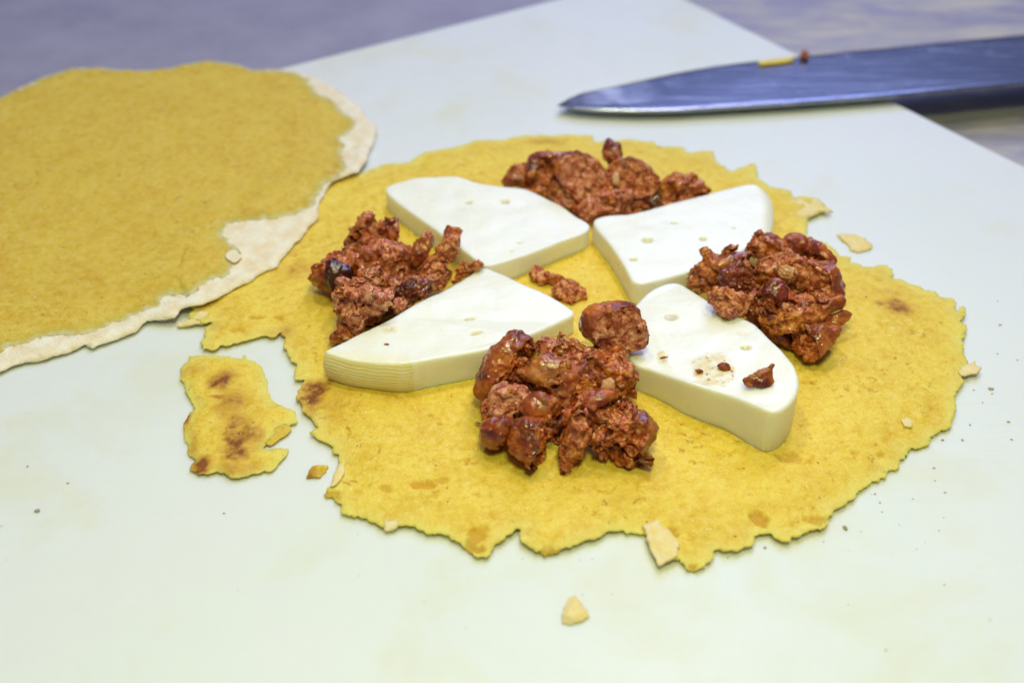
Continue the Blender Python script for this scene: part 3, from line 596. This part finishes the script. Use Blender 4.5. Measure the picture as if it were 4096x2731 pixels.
# heap F (in front, round nugget on top)
chunk(cF([(330,860),(520,680),(760,560),(1100,560),(1330,780),(1400,1000),(1280,1300),(1000,1370),(720,1350),(520,1260),(390,1090)]), .55, 'crumb', 'dark crumbly sausage meat at the bottom of the heap with the round nugget', 201, .34, char=.45, group=GF)
chunk(cF([(230,830),(215,700),(270,560),(380,430),(480,360),(540,335),(590,370),(650,440),(720,530),(690,600),(640,700),(580,760),(480,790),(400,830),(330,890),(270,890)]), 1.15, 'casing', 'half round sausage end with brown wrinkled casing standing beside ridged cheese wedge', 202, .9, [((.80,-.45,.40), .36)], warm=.15, auto=False, wobk=.2, group=GF, sub=6)
chunk(cF([(650,440),(750,395),(830,400),(850,345),(890,390),(960,410),(990,450),(930,520),(880,590),(800,600),(720,560)]), .85, 'crumb', 'pink crumbly sausage meat behind the golden skin piece, next to ridged cheese', 203, .8, pink=.55, group=GF)
chunk(cF([(890,520),(960,450),(1080,440),(1170,480),(1180,580),(1150,680),(1100,740),(1000,740),(930,660),(890,580)]), 1.1, 'crumb', 'deep red crumbly sausage bit under the round nugget', 204, .8, char=.12, group=GF)
chunk(cF([(1150,540),(1250,510),(1330,520),(1400,610),(1440,700),(1470,780),(1460,880),(1380,900),(1300,860),(1230,820),(1170,770),(1130,650)]), 1.0, 'mixed', 'red orange sausage chunk leaning on the stained cheese wedge', 205, .8, warm=.25, group=GF)
chunk(cF([(570,680),(640,560),(720,530),(830,560),(900,570),(960,650),(1000,760),(970,860),(900,890),(830,830),(740,800),(640,740)]), 1.35, 'casing', 'golden oily sausage skin piece in the middle of the heap', 206, .55, warm=.75, fat=.12, group=GF, lumps=8)
chunk(cF([(1000,770),(1060,700),(1130,740),(1160,800),(1060,840),(985,830)]), 1.3, 'crumb', 'small orange crumb between golden skin piece and pale fat cube', 207, .8, warm=.6, group=GF)
chunk(cF([(1180,790),(1195,730),(1250,705),(1290,730),(1290,800),(1240,820)]), 1.45, 'crumb', 'pale pink cube of fat beside the round nugget', 208, .8, pink=.4, fat=.75, group=GF, lumps=2, rough=.5)
chunk(cF([(340,880),(370,800),(440,780),(500,800),(560,790),(625,810),(610,890),(560,950),(500,970),(440,960),(400,1000),(335,985)]), 1.15, 'crumb', 'pale pink crumbly sausage lump below the half round end', 209, .75, pink=.85, group=GF)
chunk(cF([(250,960),(280,880),(340,900),(370,980),(320,1060),(250,1040)]), .8, 'mixed', 'small red sausage bit under the pale pink lump', 210, .8, group=GF)
chunk(cF([(1070,980),(1160,920),(1250,930),(1270,1010),(1230,1100),(1130,1120),(1070,1070)]), .95, 'crumb', 'small pinkish red crumb inside the front of the heap', 211, .8, pink=.3, group=GF)
chunk(cF([(555,960),(590,880),(660,825),(740,830),(820,860),(885,920),(875,1010),(800,1060),(700,1070),(600,1050)]), 1.2, 'casing', 'brown glossy rounded sausage lobe above the smooth front piece', 212, .8, [((.9,-.2,.4), .62)], auto=False, warm=.2, group=GF)
chunk(cF([(885,940),(960,860),(1060,810),(1180,790),(1275,810),(1300,870),(1210,910),(1140,970),(1060,1000),(980,1050),(905,1070)]), 1.2, 'casing', 'dark red ridge of sausage casing across the heap', 213, .85, [((.2,-.8,.5), .45)], group=GF)
chunk(cF([(228,1110),(280,1040),(350,1000),(430,975),(495,1000),(515,1060),(480,1140),(455,1230),(380,1265),(310,1245),(238,1200)]), .75, 'casing', 'shiny red brown sausage stub at the left corner of the nugget heap', 214, .85, [((.7,-.6,.2), .55)], auto=False, warm=.2, group=GF)
chunk(cF([(452,1210),(480,1120),(520,1040),(600,1015),(700,1040),(785,1060),(805,1140),(790,1240),(765,1320),(725,1395),(650,1400),(560,1345),(485,1295)]), .78, 'casing', 'smooth orange brown sausage piece with burst crumbly side', 215, .9, [((.95,-.25,.3), .45)], warm=.35, auto=False, group=GF, sub=6)
chunk(cF([(1105,1180),(1190,1085),(1220,980),(1290,920),(1350,875),(1425,920),(1455,980),(1530,1005),(1580,1050),(1620,1110),(1600,1175),(1560,1205),(1535,1260),(1512,1365),(1480,1420),(1400,1405),(1300,1385),(1200,1315),(1130,1270)]), .85, 'casing', 'large red brown sausage chunk with charred dark edge', 216, .8, [((-.2,-.1,1), .55), ((-.5,.7,.5), .5)], char=.12, warm=.25, group=GF, sub=6)
chunk(cF([(1390,1040),(1470,1000),(1540,1020),(1600,1070),(1615,1130),(1565,1205),(1500,1180),(1430,1110)]), .92, 'casing', 'blackened tip of sausage on the large front chunk', 217, .8, char=.8, group=GF)
chunk(cF([(915,1080),(950,1000),(1030,965),(1090,1010),(1085,1080),(1115,1110),(1125,1180),(1060,1240),(1015,1300),(965,1370),(940,1425),(880,1465),(838,1405),(828,1320),(865,1240),(880,1160)]), .85, 'mixed', 'narrow orange red sausage strip pointing out of the heap onto tortilla', 218, .7, warm=.35, pink=.2, group=GF)
chunk(cF([(1005,250),(1030,190),(1090,140),(1180,118),(1240,103),(1340,103),(1440,128),(1482,180),(1512,260),(1562,390),(1550,445),(1490,492),(1380,524),(1250,522),(1150,464),(1060,404),(1008,325)]), 1.66, 'slice', 'round sausage nugget with dark casing and pink cut face on top of heap', 219, .8, [((.28,-.30,.9), .42)], pink=.55, char=.10, group=GF, sub=6, floor=None, rough=.5, lumps=10, grow=1.0, wobk=.15)
chunk(cF([(188,1060),(205,1045),(240,1062),(238,1080),(215,1082)]), .30, 'crumb', 'tiny brown sausage crumb beside the shiny stub', 220, .7, char=.3, sub=3, lumps=0, name='sausage_crumb', cat='crumb')
# heap R
chunk(cR([(840,800),(950,740),(1150,780),(1300,850),(1560,900),(1500,1150),(1250,1250),(1000,1180),(860,980)]), .8, 'crumb', 'dark meat at the bottom of the fanned slice heap', 231, .6, char=.4, group=GR)
chunk(cR([(940,1110),(1100,1120),(1250,1240),(1390,1350),(1300,1350),(1150,1290),(1030,1210)]), .5, 'casing', 'dark casing edge along the stained cheese wedge', 232, .8, char=.35, group=GR)
chunk(cR([(1175,260),(1240,223),(1320,220),(1420,248),(1520,298),(1602,380),(1645,455),(1645,510),(1560,520),(1450,480),(1350,440),(1250,430),(1185,350)]), 1.3, 'casing', 'smooth dull red sausage slice at the back of the fanned heap', 233, .85, [((-.3,-.8,.4), .5)], pink=.3, group=GR, sub=6, auto=False, wobk=.15)
chunk(cR([(1090,410),(1200,360),(1300,410),(1400,445),(1550,485),(1630,500),(1620,570),(1450,560),(1300,520),(1140,500)]), 1.3, 'crumb', 'pale pink layer of meat between two fanned slices', 234, .7, pink=.7, group=GR)
chunk(cR([(930,470),(1050,430),(1160,470),(1140,600),(1030,660),(900,740),(860,620)]), 1.45, 'mixed', 'brown meat beside the yellowish fat nub', 235, .8, warm=.3, group=GR)
chunk(cR([(1105,500),(1250,478),(1400,498),(1550,518),(1645,528),(1705,640),(1745,760),(1745,880),(1690,940),(1600,920),(1500,830),(1350,770),(1200,710),(1120,630)]), 1.2, 'slice', 'thick fanned sausage slice with orange inside and casing along its edge', 236, .8, [((-.70,-.15,.60), .22)], warm=.3, pink=.25, group=GR, sub=6, rough=.8, wobk=.2)
chunk(cR([(1200,800),(1330,750),(1450,785),(1560,835),(1690,800),(1745,850),(1725,935),(1600,990),(1500,1070),(1450,1010),(1350,970),(1240,920)]), 1.05, 'slice', 'orange crumbly sausage layer below the thick fanned slice', 237, .8, [((-.75,.25,.55), .15)], warm=.35, pink=.3, group=GR)
chunk(cR([(755,400),(850,300),(868,180),(920,162),(950,210),(1040,200),(1120,238),(1195,270),(1190,350),(1110,410),(1050,480),(950,440),(850,420)]), 1.45, 'mixed', 'ragged brown sausage crumbs at the top of the fanned heap', 238, .75, warm=.2, group=GR)
chunk(cR([(262,590),(300,520),(360,480),(408,470),(405,388),(470,398),(520,415),(600,345),(705,335),(730,400),(640,470),(580,560),(550,690),(480,750),(380,765),(295,705)]), 1.2, 'crumb', 'orange brown crumbly sausage side resting against the holed cheese', 239, .8, warm=.45, char=.1, group=GR)
chunk(cR([(470,530),(580,430),(700,385),(800,390),(900,405),(940,470),(860,510),(700,520),(570,580)]), 1.6, 'casing', 'brown casing ridge over the dark glossy lump', 240, .8, char=.2, group=GR)
chunk(cR([(540,640),(570,550),(640,480),(740,430),(840,410),(925,440),(935,520),(890,600),(875,700),(800,775),(680,785),(575,745)]), 1.62, 'casing', 'dark purple red glossy sausage lump, shiniest of the fanned heap', 241, .75, char=.42, group=GR, sub=6, rough=1.1)
chunk(cR([(415,790),(500,735),(600,735),(700,770),(790,800),(833,860),(802,955),(750,990),(620,980),(530,915),(445,865)]), 1.38, 'crumb', 'pink orange crumb overhanging the stained cheese wedge', 242, .8, pink=.45, warm=.3, group=GR, floor=None)
chunk(cR([(1105,570),(1140,528),(1200,518),(1272,548),(1284,600),(1225,645),(1140,635)]), 1.6, 'crumb', 'yellowish translucent fat nub among the fanned slices', 243, .7, fat=.7, warm=.5, group=GR, lumps=3, rough=.7)
chunk(cR([(905,850),(955,760),(1008,680),(1080,632),(1152,658),(1214,750),(1214,825),(1110,905),(1065,970),(980,1005),(925,955)]), 1.3, 'casing', 'greyish brown glossy sausage piece in the centre of the fanned heap', 244, .75, char=.22, group=GR, sub=6)
chunk(cR([(1475,1060),(1560,980),(1650,965),(1750,938),(1818,978),(1802,1045),(1720,1095),(1600,1095)]), .75, 'casing', 'translucent red sausage flake sticking out over the tortilla', 245, .45, warm=.3, group=GR, lumps=0)
chunk(cR([(1075,1130),(1200,1105),(1350,1055),(1500,1065),(1620,1085),(1705,1108),(1695,1180),(1655,1262),(1565,1335),(1485,1405),(1430,1420),(1355,1365),(1245,1325),(1145,1225)]), .78, 'casing', 'brown and orange sausage chunk on tortilla at the heap corner', 246, .85, [((-.85,-.35,.5), .42)], warm=.35, group=GR, sub=6, auto=False, wobk=.25)
chunk(cR([(945,950),(1020,975),(1080,990),(1150,930),(1200,898),(1300,925),(1425,948),(1478,1032),(1400,1090),(1280,1120),(1150,1150),(1045,1145),(975,1045)]), 1.2, 'crumb', 'ragged golden orange flake across the front of the fanned heap', 247, .55, warm=.8, group=GR)
# heap L
chunk(cL([(560,640),(760,520),(1050,500),(1350,620),(1570,740),(1450,900),(1150,1000),(850,1020),(640,920)]), .5, 'crumb', 'dark red meat hidden at the bottom of the curled heap', 250, .35, char=.3, group=GL)
chunk(cL([(690,1300),(850,1180),(950,1040),(1050,960),(1320,980),(1120,1160),(900,1280)]), .55, 'casing', 'blackish meat behind the ridged cheese wedge', 251, .8, char=.85, group=GL)
chunk(cL([(540,545),(600,420),(680,280),(760,190),(830,168),(865,210),(900,260),(960,300),(1020,400),(1070,480),(1040,540),(900,540),(780,590),(650,610)]), 1.2, 'mixed', 'upright sausage scrap with brown casing back in the curled heap', 252, .75, [((.3,-.1,1), .5)], pink=.35, group=GL)
chunk(cL([(945,300),(975,195),(1050,188),(1088,250),(1083,400),(1045,500),(975,480)]), 1.3, 'casing', 'upright dark red curl of casing beside the cheese wedge', 253, .8, char=.12, group=GL)
chunk(cL([(222,820),(280,760),(278,660),(340,640),(400,578),(480,562),(600,578),(705,600),(720,700),(700,810),(600,860),(520,910),(460,955),(380,925),(300,885)]), .9, 'casing', 'brown sausage piece at the outer side of the curled heap', 254, .85, group=GL)
chunk(cL([(383,660),(450,635),(550,655),(645,720),(645,800),(565,855),(520,935),(440,945),(378,865)]), 1.05, 'casing', 'almost black glossy burnt lump in the curled heap', 255, .8, char=1., group=GL)
chunk(cL([(700,620),(780,555),(900,490),(1040,480),(1130,535),(1185,620),(1195,720),(1165,810),(1060,850),(950,800),(850,780),(750,780),(700,730)]), 1.2, 'mixed', 'red brown glossy sausage middle of the curled heap', 256, .8, pink=.3, group=GL)
chunk(cL([(1205,600),(1238,460),(1288,318),(1372,348),(1444,420),(1405,520),(1355,640),(1270,700),(1205,665)]), 1.15, 'casing', 'brown pointed sausage scrap leaning near the cheese', 257, .6, char=.1, group=GL, lumps=4)
chunk(cL([(1285,760),(1380,690),(1480,635),(1556,680),(1556,765),(1485,810),(1380,840)]), .95, 'mixed', 'bright red sausage bit under the flag shaped strip', 258, .8, group=GL)
chunk(cL([(1235,745),(1330,655),(1430,585),(1505,495),(1545,400),(1546,282),(1620,308),(1694,350),(1664,445),(1655,560),(1625,665),(1550,705),(1450,685),(1350,725)]), 1.25, 'crumb', 'orange flag shaped sausage strip sticking up', 259, .5, warm=.5, pink=.3, group=GL, lumps=6, rough=.8)
chunk(cL([(1345,820),(1400,745),(1480,765),(1565,850),(1545,915),(1450,935),(1365,905)]), .75, 'crumb', 'pinkish sausage crumb below the bright red bit', 260, .8, pink=.8, group=GL)
chunk(cL([(1588,840),(1620,755),(1668,728),(1668,658),(1740,648),(1800,690),(1860,638),(1915,668),(1905,712),(1800,795),(1700,845),(1608,888)]), .85, 'crumb', 'loose orange sausage scrap at the corner between two cheese wedges', 261, .7, warm=.8, group=GL)
chunk(cL([(995,880),(1060,825),(1180,805),(1300,775),(1395,840),(1395,935),(1315,1010),(1240,1070),(1120,1075),(1015,1010)]), 1.0, 'casing', 'dark glossy sausage roll next to the ridged cheese wedge', 262, .85, char=.5, group=GL, sub=6)
chunk(cL([(1010,1090),(1060,1015),(1130,1005),(1185,1050),(1155,1125),(1060,1170)]), 1.0, 'crumb', 'small pale pink crumb touching the ridged cheese wedge', 263, .8, pink=.95, group=GL, lumps=6)
chunk(cL([(435,1430),(468,1330),(540,1235),(620,1270),(705,1320),(685,1375),(590,1405),(480,1455)]), .62, 'crumb', 'brown crumbly sausage end at the ridged cheese rind corner', 264, .8, warm=.4, char=.2, group=GL)
chunk(cL([(455,970),(520,935),(515,850),(600,858),(700,848),(758,770),(840,722),(920,748),(992,800),(1030,880),(1012,1005),(962,1085),(902,1185),(800,1268),(700,1328),(620,1288),(538,1205),(487,1105)]), 1.25, 'crumb', 'big pale pink crumbly sausage face on the curled heap', 265, .75, [((.05,.1,1), .55)], pink=.85, warm=.1, group=GL, sub=6, lumps=30)
# heap B
chunk(cB([(450,480),(700,400),(1000,420),(1300,430),(1640,560),(1500,690),(1200,720),(900,720),(600,600)]), .55, 'crumb', 'dark meat hidden at the bottom of the rear heap', 270, .3, char=.4, group=GB)
chunk(cB([(890,700),(1000,640),(1120,590),(1260,610),(1400,610),(1530,650),(1580,720),(1450,770),(1250,810),(1100,840),(1050,870),(950,820)]), .72, 'crumb', 'crumbly pink meat in the gap between the two rear cheese wedges', 271, .8, pink=.45, group=GB)
chunk(cB([(235,510),(288,430),(338,350),(430,298),(505,308),(500,400),(490,510),(450,560),(350,550),(255,548)]), .85, 'casing', 'orange brown sausage end at the outer side of the rear heap', 272, .85, warm=.25, group=GB)
chunk(cB([(475,330),(560,258),(660,232),(760,238),(805,290),(770,410),(710,480),(625,530),(545,570),(475,550),(465,430)]), 1.05, 'slice', 'brown sausage piece beside the big round slice', 273, .8, [((.2,-.5,.9), .5)], pink=.3, group=GB)
chunk(cB([(640,580),(700,505),(775,495),(835,580),(908,685),(908,750),(830,760),(718,700),(655,645)]), .8, 'slice', 'small oval sausage slice below the big round one', 274, .7, [((-.2,0,1), .45)], pink=.6, group=GB)
chunk(cB([(465,570),(560,535),(650,555),(665,650),(560,630)]), .65, 'mixed', 'small orange bit under the brown rear piece', 275, .8, warm=.6, group=GB)
chunk(cB([(1195,400),(1260,328),(1380,300),(1480,325),(1572,388),(1645,470),(1655,565),(1605,650),(1500,665),(1400,630),(1320,590),(1240,540),(1185,480)]), 1.1, 'slice', 'round sausage slice with dark rim on the far side of the rear heap', 276, .8, [((-.15,-.15,1), .45)], pink=.3, warm=.2, group=GB, sub=6, rough=.6, wobk=.12, lumps=5)
chunk(cB([(1145,240),(1148,180),(1200,126),(1240,168),(1302,166),(1314,250),(1300,360),(1270,410),(1200,400)]), 1.5, 'casing', 'dark sausage stub standing up on the rear heap', 277, .8, char=.2, group=GB)
chunk(cB([(1145,500),(1190,435),(1245,425),(1250,545),(1225,610),(1145,590)]), 1.15, 'crumb', 'orange crumb beside the white fat cube', 278, .8, warm=.5, group=GB)
chunk(cB([(1228,470),(1250,428),(1288,438),(1298,512),(1272,548),(1233,532)]), 1.3, 'crumb', 'white cube of fat in the rear heap', 279, .8, fat=1., group=GB, lumps=0, rough=.3)
chunk(cB([(1510,660),(1600,600),(1690,610),(1690,700),(1580,750)]), .7, 'casing', 'dark burnt bit between the rear slice and orange crumbs', 280, .8, char=.6, group=GB)
chunk(cB([(1645,560),(1720,485),(1810,455),(1900,478),(1972,455),(1995,530),(2118,580),(2105,615),(2000,650),(1850,690),(1700,720),(1650,650)]), .72, 'crumb', 'loose orange brown crumbs of sausage at the end of the rear heap', 281, .7, warm=.6, group=GB)
chunk(cB([(715,360),(780,268),(900,236),(1000,276),(1092,328),(1155,400),(1156,500),(1126,605),(1055,690),(960,735),(875,660),(795,570),(725,465)]), 1.25, 'slice', 'big round sausage slice with pinkish face in the rear heap', 282, .7, [((.12,-.1,1), .38)], pink=.6, group=GB, sub=6, rough=.6, wobk=.12, lumps=5)
# loose bits
c6 = lambda p: crop(p, 1200, 1000, 1.96)
chunk(c6([(1805,190),(1830,122),(1900,148),(1980,188),(2062,208),(2066,262),(1990,275),(1900,245),(1828,218)]), .42, 'crumb', 'small loose sausage crumb touching the wedge in the middle of the tortilla', 291, .7, pink=.35, warm=.4, name='sausage_crumb', cat='crumb', lumps=14)
chunk(c6([(1975,310),(2060,255),(2120,258),(2232,300),(2234,372),(2182,402),(2100,408),(2005,352)]), .42, 'crumb', 'squarish loose sausage crumb on bare tortilla between the wedges', 292, .7, pink=.45, warm=.4, name='sausage_crumb', cat='crumb', lumps=14)
c5 = lambda p: crop(p, 2450, 1050, 1.845)
chunk(c5([(958,865),(1010,838),(1070,788),(1140,772),(1170,748),(1192,758),(1176,800),(1188,882),(1160,908),(1110,922),(1000,922)]), 1.50, 'casing', 'dark red brown triangular flake lying on the stained cheese wedge', 293, .28, char=.35, name='sausage_flake', cat='sausage', lumps=3, floor=1.36)
for i, (q, lab) in enumerate([([(610,790),(640,785),(672,800),(665,818),(640,822),(612,805)], 'small dark burnt crumb on cheese near the stain edge'),
        ([(785,760),(820,745),(855,755),(860,790),(840,825),(810,800)], 'dark burnt crumb in the middle of the brown cheese stain'),
        ([(350,705),(380,690),(412,700),(400,725),(365,722)], 'small dark crumb on cheese near the round nugget')]):
    chunk(c5(q), lerpz([(2542,1215,.85),(2705,1126,.85),(2540,1460,.98),(3090,1650,1.42),(3190,1540,1.4),(2911,1259,1.1),(2830,1554,1.22)])(*c5(q).mean(0))+.0, 'crumb', lab, 301+i, .5, char=.75, sub=4, lumps=3, name='burnt_crumb', cat='crumb', floor=None)
chunk(c6([(655,735),(675,725),(702,732),(700,750),(672,755)]), 1.04, 'crumb', 'tiny brown crumb on the ridged cheese wedge', 305, .5, warm=.6, sub=3, lumps=0, name='burnt_crumb', cat='crumb', floor=None)

# ------------------------------------------------------------------ knife
def knife():
    edge = np.array([(2230,415),(2280,386),(2330,366),(2480,336),(2700,288),(2850,262),(3000,243),(3200,222),(3500,192),(3800,163),(4096,135)], float)
    spine = np.array([(2230,415),(2300,428),(2400,436),(2550,440),(2700,438),(3000,421),(3200,408),(3500,386),(3800,358),(4096,330)], float)
    zt = .42
    A = W(edge[:, 0], edge[:, 1], zt-.06)[:, :2]; B = W(spine[:, 0], spine[:, 1], zt)[:, :2]
    da, db2 = A[-1]-A[-3], B[-1]-B[-3]; da /= np.linalg.norm(da); db2 /= np.linalg.norm(db2)
    A = np.vstack([A, A[-1]+da*4.5, A[-1]+da*9]); B = np.vstack([B, B[-1]+db2*4.5, B[-1]+db2*9])
    def rs(P, n):
        L = np.r_[0, np.cumsum(np.hypot(*np.diff(P, axis=0).T))]; t = np.linspace(0, 1, n)**1.3*L[-1]
        return np.stack([np.interp(t, L, P[:, 0]), np.interp(t, L, P[:, 1])], -1)
    n, mW = 90, 18; A = rs(A, n); B = rs(B, n); V = []; film_glint = []
    ax = B[-1]-B[0]; ax /= np.linalg.norm(ax)
    for sgn in (1, -1):
        for i in range(n):
            for j in range(mW+1):
                s = j/mW; p = B[i]*(1-s)+A[i]*s; w = np.linalg.norm(A[i]-B[i])
                th = .055*(1-s)**.8*min(1, w/1.2)+.006
                V.append((p[0], p[1], zt-.12+sgn*th+.04*(1-s))); u = np.dot(p-B[0], ax)
                film_glint.append(min(1, (max(0, 1-abs(u-1.9)/1.8)*.9 if s > .25 else 0)+(max(0, 1-abs(s-.05)/.07)*(.4 if u < 7.5 else 0))))  # smear near the tip, plus a highlight painted along the spine
    V = np.array(V); c = mW+1; o = n*c; F = []
    for i in range(n-1):
        for j in range(mW):
            a = i*c+j; F.append((a, a+c, a+c+1, a+1)); F.append((o+a, o+a+1, o+a+c+1, o+a+c))
        a = i*c; F.append((a, o+a, o+a+c, a+c)); b = a+mW; F.append((b, b+c, o+b+c, o+b))
    for j in range(mW): a = (n-1)*c+j; F.append((a, o+a, o+a+1, a+1))
    root = empty('kitchen_knife', [*(B[0]+ax*15), TZ], 'steel kitchen knife lying across the edge of the cutting board', 'knife')
    make('blade', V, F, M_blade, {'film_glint': np.array(film_glint)}, parent=root)
    # handle beyond the frame
    m0 = (A[-1]+B[-1])/2; HV = []; HF = []; nrm = np.array([-ax[1], ax[0]]); K2 = 20
    prof = [(0, .9, .55), (.6, 1.25, .85), (3, 1.3, .9), (6, 1.15, .85), (9, 1.3, .9), (11.5, 1.5, .95), (12.6, 1.1, .75), (12.9, .4, .3)]
    for q, wd, ht in prof:
        for a in np.linspace(0, 2*math.pi, K2, endpoint=False):
            cx, sx = math.copysign(abs(math.cos(a))**.6, math.cos(a)), math.copysign(abs(math.sin(a))**.6, math.sin(a))
            pp = m0+ax*(q-.4)+nrm*cx*wd; HV.append((pp[0], pp[1], zt-.12+sx*ht-(.03*q)))
    for k in range(len(prof)-1):
        for i in range(K2): j = (i+1) % K2; HF.append((k*K2+i, k*K2+j, (k+1)*K2+j, (k+1)*K2+i))
    HF.append([(len(prof)-1)*K2+i for i in range(K2)]); HF.append([i for i in range(K2)][::-1])
    h = make('handle', HV, HF, M_handle, parent=root)
    v2, f2 = ico(2)
    for q in (2.5, 5.5, 8.5):
        pp = m0+ax*q; make('rivet', v2*np.array([.28, .28, .06])+np.array([pp[0], pp[1], zt-.12+.87-.03*q]), f2, M_rivet, parent=root)
    return root
knife()
P = np.array([(3035,246),(3080,238),(3130,232),(3175,226),(3176,240),(3120,252),(3060,258),(3036,260)], float)
o = W(P[:, 0], P[:, 1], .42)[:, :2]
sheet('tortilla_crumb', roughen(o, .03, 4, 91, .03), .05, lambda V, d: .42+.03*sst(0, .1, d)+.02*fbm(p3(V*5), 3, 2), lambda V, d: .04+.04*sst(0, .1, d), M_tort, {'toast': one(0), 'pit': one(0), 'edge': one(.5)},
      label='thin yellow tortilla shred stuck on the knife edge', cat='crumb')
chunk(np.array([(3200,225),(3210,208),(3228,205),(3236,222),(3230,240),(3210,240)], float), .48, 'crumb', 'tiny dark red meat crumb stuck on the knife edge', 311, .8, char=.5, sub=3, lumps=0, name='sausage_crumb', cat='crumb', floor=None)

# ------------------------------------------------------------------ specks scattered on the board
rng = np.random.default_rng(9); v1, f1 = ico(1); V = []; F = []; off = 0
pts = [(149,2044,10),(272,1932,6),(896,2053,5),(3962,1556,11),(3968,1575,5),(4033,1688,8),(4046,1758,6),(3880,1700,6),(3735,1872,7),(3990,1415,6),(3930,1610,5),(3895,1560,6),(3380,2112,12),(3520,2010,6),(3060,2190,8),(110,1865,6),(3850,1760,6),(4000,1300,7),(3670,1800,5),(3770,1760,6),(3990,1205,6),(4070,1440,5),(3780,1970,5),(2640,2230,6),(2910,2230,6)]
for _ in range(24):
    pts.append((rng.normal(3560, 330), rng.normal(2120, 190), rng.uniform(2, 4.5)))
for _ in range(14): pts.append((rng.uniform(100, 4000), rng.uniform(1900, 2500), rng.uniform(1.5, 3.5)))
for x, y, r in pts:
    c = W(x, y, .0); q = .75*r/160.
    if inside(c[None, :2], T1w)[0] or inside(c[None, :2], FRo)[0]: continue
    p = lump(v1, f1, (c[0], c[1], q*.25), (q*rng.uniform(.6, 1.5), q*rng.uniform(.6, 1.4), q*.4), int(rng.integers(1e6)), .4)
    V.append(p); F.append(f1+off); off += len(p)
make('meal_specks', np.vstack(V), np.vstack(F), M_speck, label='fine dark meal specks and crumbs scattered over the board', cat='specks', kind='stuff')
